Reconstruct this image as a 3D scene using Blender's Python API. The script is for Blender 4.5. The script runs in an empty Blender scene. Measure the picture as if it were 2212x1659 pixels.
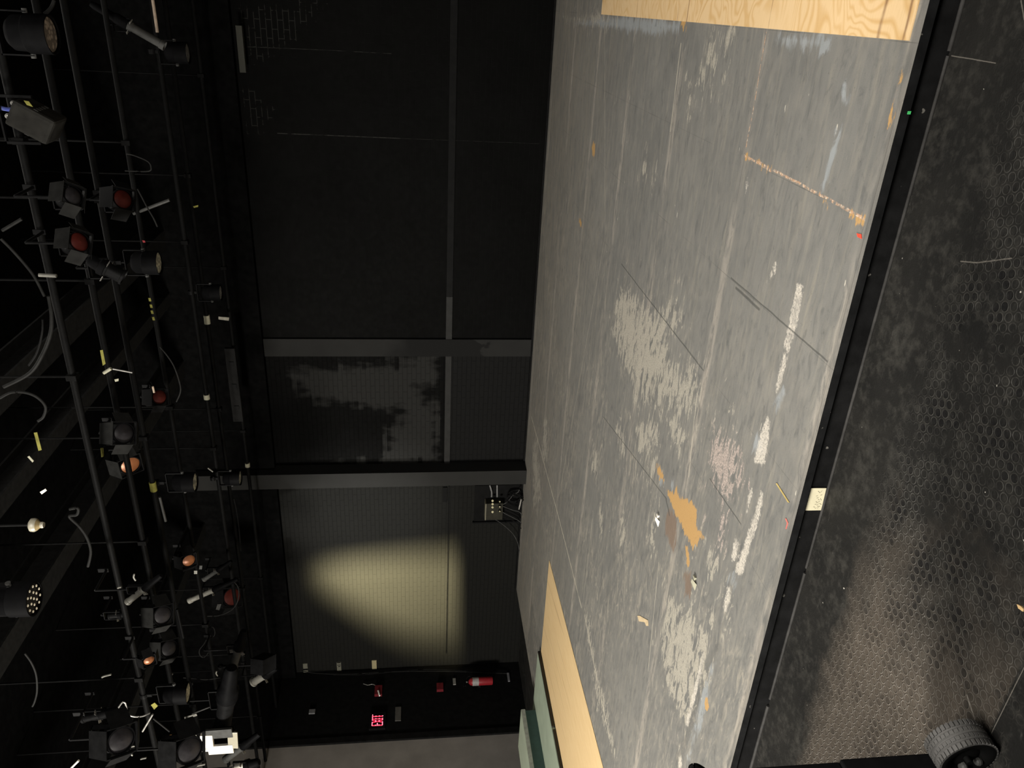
import bpy, bmesh, math, random
import numpy as np
from mathutils import Vector, Matrix
rnd = random.Random(7)
SC = bpy.context.scene
COL = SC.collection

# ------------------------------------------------------------------ camera model
F, H = 1667.0, 1.70
def _basis():
    p, y, r = [math.radians(a) for a in (7.0, 26.4, -0.23)]
    M = np.array([[1, 0, 0], [0, math.cos(p), -math.sin(p)], [0, math.sin(p), math.cos(p)]])
    Q = np.array([[math.cos(r), -math.sin(r), 0], [math.sin(r), math.cos(r), 0], [0, 0, 1]])
    T = Q @ M
    return (T @ np.array([math.cos(y), 0, -math.sin(y)]), T @ np.array([math.sin(y), 0, math.cos(y)]),
            T @ np.array([0, -1, 0]))
DX, DY, DZ = _basis()
def at(px, py, X=None, Y=None, z=None):
    """photograph pixel + one known world coordinate -> world point"""
    d = np.array([(829.5 - py) / F, (px - 1106) / F, 1.0])
    r = (float(d @ DX), float(d @ DY), float(d @ DZ))
    t = X / r[0] if X is not None else Y / r[1] if Y is not None else (z - H) / r[2]
    return Vector((r[0] * t, r[1] * t, H + r[2] * t))
def depth(p):
    q = np.array([p[0], p[1], p[2] - H])
    return float(q[0] * DX[2] + q[1] * DY[2] + q[2] * DZ[2])
cam_d = bpy.data.cameras.new('camera')
cam = bpy.data.objects.new('camera', cam_d)
COL.objects.link(cam)
right = Vector((DX[0], DY[0], DZ[0])); down = Vector((DX[1], DY[1], DZ[1])); fwd = Vector((DX[2], DY[2], DZ[2]))
R = Matrix((down, right, -fwd)).transposed().to_4x4()
cam.matrix_world = Matrix.Translation((0, 0, H)) @ R
cam_d.sensor_fit = 'HORIZONTAL'; cam_d.sensor_width = 36.0
cam_d.lens = 36.0 * F / 2212.0
cam_d.clip_start = 0.02; cam_d.clip_end = 100
SC.camera = cam

# ------------------------------------------------------------------ node helpers
class NT:
    def __init__(s, tree): s.t = tree; s.n = tree.nodes; s.l = tree.links
    def new(s, k, **kw):
        n = s.n.new(k)
        for a, b in kw.items(): setattr(n, a, b)
        return n
    def put(s, sock, v):
        if v is None: return
        if isinstance(v, bpy.types.NodeSocket): s.l.new(v, sock)
        else: sock.default_value = v
    def m(s, op, a, b=None, c=None, clamp=False):
        n = s.new('ShaderNodeMath', operation=op, use_clamp=clamp)
        for i, v in enumerate((a, b, c)): s.put(n.inputs[i], v)
        return n.outputs[0]
    def v(s, op, a, b=None, c=None, out=0):
        n = s.new('ShaderNodeVectorMath', operation=op)
        for i, x in enumerate((a, b, c)): s.put(n.inputs[i], x)
        return n.outputs[out]
    def scale(s, a, k):
        n = s.new('ShaderNodeVectorMath', operation='SCALE'); s.put(n.inputs[0], a); s.put(n.inputs['Scale'], k)
        return n.outputs[0]
    def noise(s, vec, sc, det=3.0, rough=0.55, dist=0.0):
        n = s.new('ShaderNodeTexNoise'); s.put(n.inputs['Vector'], vec)
        n.inputs['Scale'].default_value = sc; n.inputs['Detail'].default_value = det
        n.inputs['Roughness'].default_value = rough; n.inputs['Distortion'].default_value = dist
        return n.outputs[0]
    def ramp(s, f, lo, hi):
        n = s.new('ShaderNodeMapRange', clamp=True)
        s.put(n.inputs[0], f); s.put(n.inputs[1], lo); s.put(n.inputs[2], hi)
        n.inputs[3].default_value = 0; n.inputs[4].default_value = 1
        return n.outputs[0]
    def mix(s, f, a, b):
        n = s.new('ShaderNodeMix', data_type='RGBA')
        s.put(n.inputs[0], f); s.put(n.inputs[6], a if not isinstance(a, tuple) else a + (1,) * (4 - len(a)))
        s.put(n.inputs[7], b if not isinstance(b, tuple) else b + (1,) * (4 - len(b)))
        return n.outputs[2]
    def pos(s): return s.new('ShaderNodeNewGeometry').outputs['Position']
    def obj(s): return s.new('ShaderNodeTexCoord').outputs['Object']
    def sep(s, v): n = s.new('ShaderNodeSeparateXYZ'); s.put(n.inputs[0], v); return n.outputs
    def com(s, x, y, z=0.0):
        n = s.new('ShaderNodeCombineXYZ')
        for i, q in enumerate((x, y, z)): s.put(n.inputs[i], q)
        return n.outputs[0]
    def attr(s, name): return s.new('ShaderNodeAttribute', attribute_name=name).outputs['Fac']
    def bump(s, h, strength, dist):
        n = s.new('ShaderNodeBump'); s.put(n.inputs['Height'], h)
        n.inputs['Strength'].default_value = strength; n.inputs['Distance'].default_value = dist
        return n.outputs[0]
def material(name):
    m = bpy.data.materials.new(name); m.use_nodes = True
    nt = NT(m.node_tree); nt.b = nt.n['Principled BSDF']
    return m, nt
def plain(name, col, rough=0.5, metal=0.0, var=0.25, nsc=18.0, emit=None, es=0.0, spec=0.5):
    m, nt = material(name)
    n = nt.noise(nt.obj(), nsc, 4)
    a = tuple(c * (1 - var) for c in col); b = tuple(min(1, c * (1 + var)) for c in col)
    nt.put(nt.b.inputs['Base Color'], nt.mix(nt.ramp(n, 0.3, 0.7), a, b))
    nt.put(nt.b.inputs['Roughness'], nt.m('ADD', nt.m('MULTIPLY', n, 0.2), rough - 0.1))
    nt.b.inputs['Metallic'].default_value = metal
    nt.b.inputs['Specular IOR Level'].default_value = spec
    if emit:
        nt.b.inputs['Emission Color'].default_value = emit + (1,); nt.b.inputs['Emission Strength'].default_value = es
    return m
def seg_group():
    g = bpy.data.node_groups.new('segment_mask', 'ShaderNodeTree')
    for nm, tp in (('P', 'NodeSocketVector'), ('A', 'NodeSocketVector'), ('B', 'NodeSocketVector'), ('W', 'NodeSocketFloat')):
        g.interface.new_socket(nm, in_out='INPUT', socket_type=tp)
    g.interface.new_socket('Mask', in_out='OUTPUT', socket_type='NodeSocketFloat')
    nt = NT(g); i = nt.new('NodeGroupInput').outputs; o = nt.new('NodeGroupOutput')
    pa = nt.v('SUBTRACT', i[0], i[1]); ba = nt.v('SUBTRACT', i[2], i[1])
    h = nt.m('DIVIDE', nt.v('DOT_PRODUCT', pa, ba, out=1), nt.v('DOT_PRODUCT', ba, ba, out=1), clamp=True)
    d = nt.v('LENGTH', nt.v('SUBTRACT', pa, nt.scale(ba, h)), out=1)
    nt.put(o.inputs[0], nt.m('DIVIDE', nt.m('SUBTRACT', i[3], d), nt.m('MULTIPLY', i[3], 0.5), clamp=True))
    return g
SEG = seg_group()
def segs(nt, P, lines, z=0.0):
    """max of segment masks; lines = [(photo polyline, half width), ...] lying on height z"""
    out = None
    for pts, w in lines:
        q = [at(x, y, z=z) for x, y in pts]
        for a, b in zip(q[:-1], q[1:]):
            n = nt.new('ShaderNodeGroup'); n.node_tree = SEG
            nt.put(n.inputs[0], P); n.inputs[1].default_value = a; n.inputs[2].default_value = b; n.inputs[3].default_value = w
            out = n.outputs[0] if out is None else nt.m('MAXIMUM', out, n.outputs[0])
    return out

# ------------------------------------------------------------------ mesh helpers
def V(*a): return Vector(a)
class MB:
    def __init__(s): s.bm = bmesh.new()
    def box(s, lo, hi, M=None):
        lo, hi = Vector(lo), Vector(hi)
        c = (lo + hi) / 2; d = hi - lo
        T = Matrix.Translation(c) @ Matrix.Diagonal((d.x, d.y, d.z, 1))
        bmesh.ops.create_cube(s.bm, size=1.0, matrix=(M @ T) if M is not None else T)
        return s
    def cyl(s, a, b, r, r2=None, n=16, caps=True):
        a, b = Vector(a), Vector(b); d = b - a
        if d.length < 1e-6: return s
        T = Matrix.Translation((a + b) / 2) @ d.to_track_quat('Z', 'Y').to_matrix().to_4x4()
        bmesh.ops.create_cone(s.bm, cap_ends=caps, segments=n, radius1=r, radius2=r if r2 is None else r2, depth=d.length, matrix=T)
        return s
    def sph(s, c, r, n=12, sc=(1, 1, 1)):
        T = Matrix.Translation(Vector(c)) @ Matrix.Diagonal((sc[0], sc[1], sc[2], 1))
        bmesh.ops.create_uvsphere(s.bm, u_segments=n, v_segments=max(6, n // 2), radius=r, matrix=T)
        return s
    def lathe(s, prof, M=None, n=28, close=False):
        """prof = [(radius, z)] turned about local Z"""
        rings = []
        for r, z in prof:
            ring = []
            for k in range(n):
                p = Vector((r * math.cos(2 * math.pi * k / n), r * math.sin(2 * math.pi * k / n), z))
                ring.append(s.bm.verts.new(M @ p if M is not None else p))
            rings.append(ring)
        for a, b in zip(rings[:-1], rings[1:]):
            for k in range(n):
                s.bm.faces.new((a[k], a[(k + 1) % n], b[(k + 1) % n], b[k]))
        if close:
            s.bm.faces.new(rings[0][::-1]); s.bm.faces.new(rings[-1])
        return s
    def tube(s, pts, r, n=8):
        pts = [Vector(p) for p in pts]
        rings = []
        for i, p in enumerate(pts):
            t = (pts[min(i + 1, len(pts) - 1)] - pts[max(i - 1, 0)]).normalized()
            q = t.to_track_quat('Z', 'Y')
            rings.append([s.bm.verts.new(p + q @ Vector((r * math.cos(2 * math.pi * k / n), r * math.sin(2 * math.pi * k / n), 0))) for k in range(n)])
        for a, b in zip(rings[:-1], rings[1:]):
            for k in range(n):
                s.bm.faces.new((a[k], a[(k + 1) % n], b[(k + 1) % n], b[k]))
        s.bm.faces.new(rings[0][::-1]); s.bm.faces.new(rings[-1])
        return s
    def slab(s, pts, off):
        """flat polygon pts given thickness by vector off"""
        a = [s.bm.verts.new(Vector(p)) for p in pts]; b = [s.bm.verts.new(Vector(p) + Vector(off)) for p in pts]
        s.bm.faces.new(a[::-1]); s.bm.faces.new(b)
        for i in range(len(a)):
            j = (i + 1) % len(a); s.bm.faces.new((a[i], a[j], b[j], b[i]))
        return s
    def build(s, name, mat, parent=None, bevel=0.0, smooth=False, world=True):
        bmesh.ops.remove_doubles(s.bm, verts=s.bm.verts, dist=1e-5)
        bmesh.ops.recalc_face_normals(s.bm, faces=s.bm.faces)
        if bevel:
            bmesh.ops.bevel(s.bm, geom=[e for e in s.bm.edges if len(e.link_faces) == 2 and e.calc_face_angle() > 0.6], offset=bevel, segments=2, profile=0.6, affect='EDGES')
        me = bpy.data.meshes.new(name); s.bm.to_mesh(me); s.bm.free()
        if smooth:
            for p in me.polygons: p.use_smooth = True
            try: me.set_sharp_from_angle(angle=math.radians(40))
            except Exception: pass
        me.materials.append(mat)
        o = bpy.data.objects.new(name, me); COL.objects.link(o)
        if parent is not None:
            o.parent = parent
            if world: o.matrix_parent_inverse = parent_world(parent).inverted()
        return o
def parent_world(o):
    m = o.matrix_basis.copy()
    if o.parent is not None: m = parent_world(o.parent) @ o.matrix_parent_inverse @ m
    return m
def tag(o, label, cat, group=None):
    assert 4 <= len(label.split()) <= 16, label
    o['label'] = label; o['category'] = cat
    if group: o['group'] = group
    return o
def thing(name, label, cat, loc, group=None):
    o = bpy.data.objects.new(name, None); COL.objects.link(o); o.location = loc
    o.empty_display_size = 0.1
    return tag(o, label, cat, group)
def structure(o): o['kind'] = 'structure'; return o
def smooth_path(pts, k=6):
    pts = [Vector(p) for p in pts]; out = []
    for i in range(len(pts) - 1):
        p0, p1, p2, p3 = pts[max(i - 1, 0)], pts[i], pts[i + 1], pts[min(i + 2, len(pts) - 1)]
        for j in range(k):
            t = j / k
            out.append(0.5 * ((2 * p1) + (p2 - p0) * t + (2 * p0 - 5 * p1 + 4 * p2 - p3) * t * t + (3 * p1 - p0 - 3 * p2 + p3) * t ** 3))
    out.append(pts[-1]); return out

def sdf(P, poly):
    """signed distance of points P (n,2) to polygon, negative inside"""
    poly = np.array(poly, float); d2 = np.full(len(P), 1e9); ins = np.zeros(len(P), bool)
    for a, b in zip(poly, np.roll(poly, -1, 0)):
        e = b - a; w = P - a
        h = np.clip((w @ e) / (e @ e + 1e-12), 0, 1)
        q = w - h[:, None] * e; d2 = np.minimum(d2, (q ** 2).sum(1))
        c = (a[1] > P[:, 1]) != (b[1] > P[:, 1])
        with np.errstate(divide='ignore', invalid='ignore'):
            xi = a[0] + (P[:, 1] - a[1]) * e[0] / (e[1] if abs(e[1]) > 1e-12 else 1e-12)
        ins ^= c & (P[:, 0] < xi)
    d = np.sqrt(d2); return np.where(ins, -d, d)
def grid_sheet(name, org, u, v, nu, nv, mat, attrs, plane, thick=0.0):
    """subdivided rectangular surface carrying float paint masks (signed distances to painted areas)"""
    org, u, v = np.array(org, float), np.array(u, float), np.array(v, float)
    s, t = np.meshgrid(np.linspace(0, 1, nu + 1), np.linspace(0, 1, nv + 1), indexing='xy')
    P = org + s.reshape(-1, 1) * u + t.reshape(-1, 1) * v
    me = bpy.data.meshes.new(name)
    idx = np.arange((nu + 1) * (nv + 1)).reshape(nv + 1, nu + 1)
    f = np.stack([idx[:-1, :-1], idx[:-1, 1:], idx[1:, 1:], idx[1:, :-1]], -1).reshape(-1, 4)
    me.from_pydata(P.tolist(), [], f.tolist())
    P2 = P[:, plane]
    for an, polys in attrs.items():
        val = np.full(len(P2), 9.0)
        for po in polys: val = np.minimum(val, sdf(P2, po))
        a = me.attributes.new(an, 'FLOAT', 'POINT'); a.data.foreach_set('value', val.astype(np.float32))
    me.materials.append(mat)
    o = bpy.data.objects.new(name, me); COL.objects.link(o)
    return o

# ------------------------------------------------------------------ layout numbers (metres)
WALL = 10.40      # back wall
EDGE = 2.70       # front edge of the stage
ZF = -0.135       # house floor
XL = -10.90       # left wall
XS = -9.13        # left end of the stage
XR = 4.2          # right wall
CEIL = 5.7
def spx(pts): return [tuple(at(x, y, z=0.0)[:2]) for x, y in pts]
def wpx(pts): return [(lambda p: (p.x, p.z))(at(x, y, Y=WALL)) for x, y in pts]

# ------------------------------------------------------------------ stage deck material
scuff = [spx(p) for p in (
    [(1340, 615), (1378, 640), (1400, 668), (1462, 652), (1478, 690), (1440, 730), (1452, 790), (1512, 790), (1510, 880), (1480, 905), (1440, 880), (1392, 868), (1350, 800), (1322, 720)],
    [(1372, 930), (1398, 900), (1428, 905), (1426, 945), (1402, 985), (1385, 1000)],
    [(1440, 902), (1470, 905), (1482, 950), (1465, 975), (1448, 950)],
    [(1318, 705), (1332, 705), (1365, 800), (1352, 810)],
    [(1540, 912), (1566, 925), (1612, 1000), (1606, 1062), (1560, 1082), (1534, 1048), (1536, 975)],
    [(1528, 95), (1540, 80), (1552, 140), (1566, 170), (1548, 165), (1524, 140)],
    [(1556, 75), (1586, 70), (1576, 105), (1560, 100)],
    [(1516, 128), (1530, 160), (1545, 200), (1538, 215), (1520, 180), (1500, 190)],
    [(1482, 165), (1490, 175), (1496, 230), (1488, 215)],
    [(1392, 350), (1400, 345), (1396, 400), (1390, 385)], [(1412, 350), (1420, 350), (1416, 390), (1408, 400)],
    [(1442, 1272), (1462, 1300), (1500, 1335), (1532, 1370), (1528, 1440), (1500, 1520), (1478, 1565), (1446, 1500), (1428, 1410)],
    [(1520, 1180), (1552, 1205), (1548, 1245), (1530, 1250)], [(1490, 1290), (1502, 1285), (1500, 1330), (1484, 1340)],
    [(1532, 1320), (1545, 1318), (1538, 1362), (1526, 1350)],
    [(1556, 1120), (1572, 1110), (1566, 1180), (1552, 1200)],
    [(1562, 1290), (1580, 1290), (1576, 1320), (1566, 1330)], [(1572, 1345), (1584, 1340), (1580, 1365), (1572, 1362)],
    [(1375, 820), (1384, 830), (1380, 880), (1368, 870)], [(1330, 915), (1345, 930), (1350, 980), (1338, 970)],
    [(1262, 1330), (1272, 1330), (1284, 1420), (1296, 1480), (1286, 1470), (1272, 1400)],
    [(1282, 1470), (1298, 1480), (1320, 1560), (1334, 1640), (1318, 1610), (1296, 1540)],
    [(1280, 960), (1292, 975), (1288, 1040), (1278, 1020)], [(1296, 1100), (1304, 1110), (1300, 1150), (1292, 1140)],
    [(1255, 1560), (1266, 1590), (1270, 1640), (1258, 1620)], [(1400, 990), (1418, 985), (1410, 1050), (1396, 1040)],
    [(1215, 38), (1262, 34), (1303, 34), (1334, 44), (1334, 52), (1270, 48), (1220, 46)],
    [(1408, 1105), (1420, 1100), (1412, 1180), (1402, 1175)], [(1340, 1120), (1350, 1125), (1346, 1180), (1336, 1170)],
    [(1175, 900), (1184, 905), (1182, 1000), (1170, 990)], [(1150, 960), (1162, 940), (1168, 1080), (1152, 1100)],
)]
stripw = [spx(p) for p in (
    [(1722, 612), (1736, 618), (1730, 660), (1716, 720), (1702, 762), (1692, 752), (1706, 690)],
    [(1694, 765), (1702, 770), (1686, 830), (1678, 850), (1674, 845), (1684, 800)],
    [(1654, 905), (1664, 900), (1660, 950), (1650, 1005), (1628, 1000), (1640, 950)],
    [(1643, 1062), (1650, 1065), (1640, 1120), (1620, 1180), (1606, 1235), (1596, 1245), (1588, 1236), (1608, 1175), (1630, 1110)],
    [(1572, 1268), (1582, 1268), (1576, 1300), (1568, 1325), (1562, 1315)],
    [(1618, 1060), (1626, 1058), (1622, 1080), (1612, 1110)],
    [(1588, 1160), (1598, 1165), (1588, 1212), (1578, 1210)],
    [(1518, 1410), (1524, 1412), (1504, 1500), (1486, 1570), (1480, 1565)],
    [(1466, 1640), (1474, 1630), (1472, 1659), (1464, 1659)],
    [(1673, 570), (1680, 566), (1676, 585), (1656, 612), (1664, 592)],
    [(1612, 386), (1616, 386), (1613, 412), (1610, 418)],
)]
tan = [spx(p) for p in (
    [(1418, 1000), (1424, 1003), (1432, 1022), (1434, 1038), (1424, 1036)],
    [(1440, 1058), (1456, 1064), (1462, 1052), (1468, 1078), (1482, 1078), (1500, 1090), (1506, 1112), (1502, 1135), (1520, 1162), (1510, 1170), (1498, 1188), (1490, 1172), (1478, 1150), (1470, 1128), (1456, 1105)],
    [(1482, 1180), (1490, 1195), (1488, 1230), (1482, 1215)],
    [(1281, 306), (1286, 312), (1285, 334), (1280, 338), (1279, 322)],
    [(1765, 404), (1771, 407), (1771, 416), (1765, 416)], [(1784, 428), (1790, 435), (1788, 446), (1781, 438)],
    [(1832, 457), (1840, 462), (1868, 470), (1864, 486), (1845, 478), (1832, 470)],
    [(1523, 1508), (1528, 1506), (1532, 1524), (1528, 1537), (1522, 1524)],
    [(1251, 470), (1256, 478), (1258, 492), (1252, 486)],
    [(1608, 338), (1626, 344), (1630, 352), (1614, 348)], [(1640, 352), (1664, 364), (1664, 370), (1644, 362)],
    [(1928, 205), (1932, 208), (1932, 220), (1926, 218)], [(1944, 160), (1949, 170), (1946, 195), (1942, 190)],
    [(1924, 250), (1930, 252), (1928, 272), (1920, 268)],
    [(1472, 22), (1482, 24), (1481, 62), (1472, 60)],
)]
rust = [spx(p) for p in ([(1440, 1110), (1450, 1100), (1462, 1120), (1464, 1150), (1456, 1195), (1446, 1180), (1436, 1140)],
                         [(1478, 1230), (1492, 1235), (1492, 1290), (1478, 1290)])]
blue = [spx(p) for p in (
    [(1340, 36), (1400, 40), (1470, 48), (1466, 66), (1420, 74), (1360, 66), (1310, 58), (1240, 50), (1300, 40)],
    [(1680, 72), (1720, 78), (1790, 84), (1796, 104), (1780, 112), (1760, 96), (1724, 92), (1702, 104), (1684, 92)],
    [(1802, 278), (1812, 280), (1806, 330), (1790, 390), (1776, 410), (1784, 350)],
    [(1680, 850), (1688, 846), (1684, 880), (1668, 900), (1672, 875)],
    [(1632, 940), (1648, 935), (1652, 960), (1640, 985), (1628, 980)],
    [(1578, 1250), (1590, 1240), (1588, 1262), (1576, 1268)],
    [(1420, 1015), (1432, 1020), (1435, 1042), (1426, 1046)], [(1448, 1040), (1456, 1042), (1456, 1064), (1448, 1060)],
    [(1535, 1440), (1548, 1430), (1520, 1540), (1490, 1640), (1480, 1650)],
    [(1818, 186), (1828, 196), (1832, 210), (1822, 210)],
)]
dark = [spx(p) for p in (
    [(1545, 1384), (1556, 1388), (1530, 1470), (1500, 1560), (1476, 1640), (1466, 1659), (1454, 1659), (1476, 1590), (1510, 1480)],
    [(1147.8, 1293), (1162, 1370), (1174, 1402), (1172, 1470), (1158, 1470), (1136, 1394)],
)]
pink = [spx([(1520, 900), (1640, 940), (1640, 1130), (1560, 1220), (1500, 1100), (1510, 960)])]

def stage_material():
    m, nt = material('worn grey stage paint')
    P = nt.pos(); x, y, z = nt.sep(P)
    streak = nt.noise(nt.com(nt.m('MULTIPLY', x, 2.2), nt.m('MULTIPLY', y, 26), 0.0), 1.0, 5, 0.6, 0.6)
    streak2 = nt.noise(nt.com(nt.m('MULTIPLY', x, 5.5), nt.m('MULTIPLY', y, 17), 3.0), 1.0, 6, 0.62, 0.9)
    big = nt.noise(P, 0.8, 3); fine = nt.noise(P, 90, 3, 0.7); mid = nt.noise(P, 7, 5, 0.6)
    col = nt.mix(nt.ramp(big, 0.3, 0.7), (0.142, 0.141, 0.133), (0.188, 0.184, 0.170))
    col = nt.mix(nt.m('MULTIPLY', nt.ramp(streak, 0.5, 0.78), 0.55), col, (0.27, 0.25, 0.205))
    col = nt.mix(nt.m('MULTIPLY', nt.ramp(streak2, 0.55, 0.35), 0.35), col, (0.095, 0.096, 0.094))
    col = nt.mix(nt.m('MULTIPLY', nt.ramp(mid, 0.5, 0.75), 0.22), col, (0.24, 0.22, 0.19))
    far = nt.ramp(y, 6.2, 9.5)       # the boards upstage are worn browner
    col = nt.mix(nt.m('MULTIPLY', far, nt.ramp(streak, 0.38, 0.6)), col, (0.225, 0.205, 0.172))
    # repainted darker areas
    wob = nt.m('MULTIPLY', nt.m('SUBTRACT', mid, 0.5), 0.10)
    dk = nt.ramp(nt.m('ADD', nt.attr('dark'), wob), 0.02, -0.03)
    col = nt.mix(nt.m('MULTIPLY', dk, 0.35), col, (0.085, 0.085, 0.08))
    # sheet joints every two and four feet
    def joint(c, o, p, w):
        f = nt.m('FRACT', nt.m('ADD', nt.m('DIVIDE', nt.m('SUBTRACT', c, o), p), 0.5))
        return nt.m('DIVIDE', nt.m('SUBTRACT', w, nt.m('MULTIPLY', nt.m('ABSOLUTE', nt.m('SUBTRACT', f, 0.5)), p)), w * 0.6, clamp=True)
    jy = joint(y, 2.725, 1.2475, 0.003); jx = joint(x, -0.05, 0.617, 0.0022)
    jyw = joint(y, 2.725, 1.2475, 0.055)
    col = nt.mix(nt.m('MULTIPLY', jyw, nt.m('MULTIPLY', nt.ramp(big, 0.35, 0.6), nt.m('MULTIPLY', nt.ramp(streak2, 0.35, 0.55), 0.9))), col, (0.33, 0.30, 0.26))
    vis = nt.ramp(nt.noise(P, 1.7, 2), 0.42, 0.6)
    col = nt.mix(nt.m('MULTIPLY', nt.m('MULTIPLY', jx, vis), 0.6), col, (0.05, 0.05, 0.047))
    col = nt.mix(nt.m('MULTIPLY', nt.m('MULTIPLY', jy, nt.m('SUBTRACT', 1.0, vis)), 0.6), col, (0.06, 0.055, 0.05))
    # blue-grey old paint
    bl = nt.ramp(nt.m('ADD', nt.attr('blue'), nt.m('MULTIPLY', nt.m('SUBTRACT', streak2, 0.5), 0.22)), 0.012, -0.02)
    col = nt.mix(nt.m('MULTIPLY', bl, 0.75), col, nt.mix(mid, (0.23, 0.25, 0.26), (0.33, 0.35, 0.36)))
    # scraped through to pale primer, ragged along the boards
    flame = nt.noise(nt.com(nt.m('MULTIPLY', x, 6.0), nt.m('MULTIPLY', y, 19), 11.0), 1.0, 7, 0.68, 1.3)
    cov = nt.m('ADD', nt.m('ADD', nt.m('MULTIPLY', nt.attr('scuff'), -1.1), nt.m('MULTIPLY', nt.ramp(nt.attr('scuff'), 0.04, -0.03), 0.30)), nt.m('SUBTRACT', nt.m('ADD', nt.m('MULTIPLY', flame, 3.4), nt.m('MULTIPLY', mid, 0.9)), 2.45))
    sc = nt.ramp(cov, -0.02, 0.09)
    wornz = nt.m('MULTIPLY', nt.ramp(x, -1.0, -3.0), nt.ramp(nt.noise(P, 1.3, 3), 0.4, 0.6))
    col = nt.mix(nt.m('MULTIPLY', nt.m('MULTIPLY', nt.ramp(flame, 0.51, 0.62), wornz), 0.75), col, (0.30, 0.275, 0.23))
    col = nt.mix(nt.m('MULTIPLY', nt.ramp(flame, 0.46, 0.34), 0.5), col, (0.085, 0.087, 0.087))
    scol = nt.mix(nt.ramp(fine, 0.35, 0.65), (0.26, 0.245, 0.205), (0.42, 0.39, 0.33))
    scol = nt.mix(nt.m('MULTIPLY', nt.ramp(nt.attr('pink'), 0.05, -0.1), 0.8), scol, nt.mix(nt.ramp(fine, 0.4, 0.6), (0.19, 0.165, 0.155), (0.50, 0.40, 0.36)))
    col = nt.mix(nt.m('MULTIPLY', sc, 0.85), col, scol)
    # lone flakes
    fl = nt.ramp(nt.noise(nt.com(nt.m('MULTIPLY', x, 9), nt.m('MULTIPLY', y, 30), 7.0), 1.0, 3, 0.5), 0.735, 0.76)
    col = nt.mix(nt.m('MULTIPLY', fl, 0.8), col, (0.50, 0.47, 0.40))
    st = nt.ramp(nt.m('ADD', nt.attr('stripw'), nt.m('MULTIPLY', nt.m('SUBTRACT', nt.noise(P, 38, 5, 0.65), 0.5), 0.07)), 0.006, -0.006)
    col = nt.mix(nt.m('MULTIPLY', st, nt.m('MULTIPLY', nt.ramp(fine, 0.32, 0.56), nt.ramp(mid, 0.25, 0.5))), col, (0.52, 0.48, 0.42))
    edge = nt.m('MULTIPLY', nt.m('SUBTRACT', nt.noise(P, 28, 4), 0.5), 0.05)
    col = nt.mix(nt.m('MULTIPLY', nt.ramp(nt.m('ADD', nt.attr('rust'), nt.m('MULTIPLY', nt.m('SUBTRACT', streak2, 0.5), 0.25)), 0.01, -0.02), 0.7), col, (0.17, 0.115, 0.08))
    edge2 = nt.m('MULTIPLY', nt.m('SUBTRACT', nt.noise(nt.com(nt.m('MULTIPLY', x, 12), nt.m('MULTIPLY', y, 30), 2.0), 1.0, 5, 0.65), 0.5), 0.16)
    col = nt.mix(nt.ramp(nt.m('ADD', nt.attr('tan'), edge2), 0.004, -0.006), col, nt.mix(fine, (0.36, 0.215, 0.085), (0.45, 0.285, 0.12)))
    # scored lines
    Pw = nt.v('ADD', P, nt.scale(nt.com(nt.m('SUBTRACT', mid, 0.5), nt.m('SUBTRACT', nt.noise(P, 11, 2), 0.5), 0.0), 0.012))
    wl = segs(nt, Pw, [([(1306, 25), (1306.5, 235), (1307, 513), (1281, 657), (1238, 900), (1207, 1073)], 0.0035),
                       ([(1147.9, 900), (1210, 1130), (1256, 1312)], 0.012), ([(1263, 1330), (1292, 1480), (1316, 1590)], 0.012),
                       ([(1471, 94), (1448, 283)], 0.006), ([(1500, 900), (1488, 1030)], 0.004),
                       ([(1280, 1120), (1262, 1280)], 0.004), ([(1423, 1215), (1400, 1450)], 0.004)])
    col = nt.mix(nt.m('MULTIPLY', wl, nt.ramp(mid, 0.2, 0.5)), col, (0.46, 0.42, 0.34))
    ol = segs(nt, Pw, [([(1610, 338), (1700, 382), (1867, 473)], 0.008), ([(1655, 71), (1625, 250), (1608, 335)], 0.006), ([(1640, 352), (1665, 368)], 0.012)])
    col = nt.mix(nt.m('MULTIPLY', ol, nt.ramp(nt.noise(P, 38, 3), 0.42, 0.58)), col, nt.mix(nt.ramp(fine, 0.5, 0.6), (0.42, 0.25, 0.15), (0.62, 0.55, 0.45)))
    bl2 = segs(nt, Pw, [([(1579, 600), (1700, 705), (1787, 780)], 0.006), ([(1590, 622), (1640, 668)], 0.01), ([(1303, 900), (1440, 1078)], 0.006),
                        ([(1342, 570), (1519, 800)], 0.006), ([(1533, 1034), (1600, 1131)], 0.006), ([(1438, 1075), (1446, 1112)], 0.012)])
    col = nt.mix(nt.m('MULTIPLY', bl2, 0.7), col, (0.055, 0.055, 0.052))
    # pale worn strip right at the nosing
    nose = nt.ramp(nt.m('ADD', y, nt.m('MULTIPLY', nt.m('SUBTRACT', mid, 0.5), 0.03)), EDGE + 0.045, EDGE + 0.035)
    col = nt.mix(nt.m('MULTIPLY', nose, 0.35), col, (0.10, 0.098, 0.092))
    col = nt.mix(nt.m('MULTIPLY', nt.ramp(nt.noise(P, 210, 2, 0.6), 0.5, 0.72), 0.35), col, nt.mix(0.5, col, (0.05, 0.05, 0.05)))
    sp = nt.ramp(nt.noise(P, 60, 2, 0.4), 0.72, 0.76)
    col = nt.mix(nt.m('MULTIPLY', sp, 0.5), col, (0.07, 0.07, 0.066))
    nt.put(nt.b.inputs['Base Color'], col)
    nt.put(nt.b.inputs['Roughness'], nt.m('ADD', 0.45, nt.m('MULTIPLY', mid, 0.25)))
    nt.b.inputs['Specular IOR Level'].default_value = 0.3
    nt.put(nt.b.inputs['Normal'], nt.bump(nt.m('ADD', nt.m('MULTIPLY', fine, 0.3), nt.m('ADD', nt.m('MULTIPLY', streak2, 0.5), nt.m('MULTIPLY', sc, 0.4))), 0.35, 0.004))
    return m
M_stage = stage_material()
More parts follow.
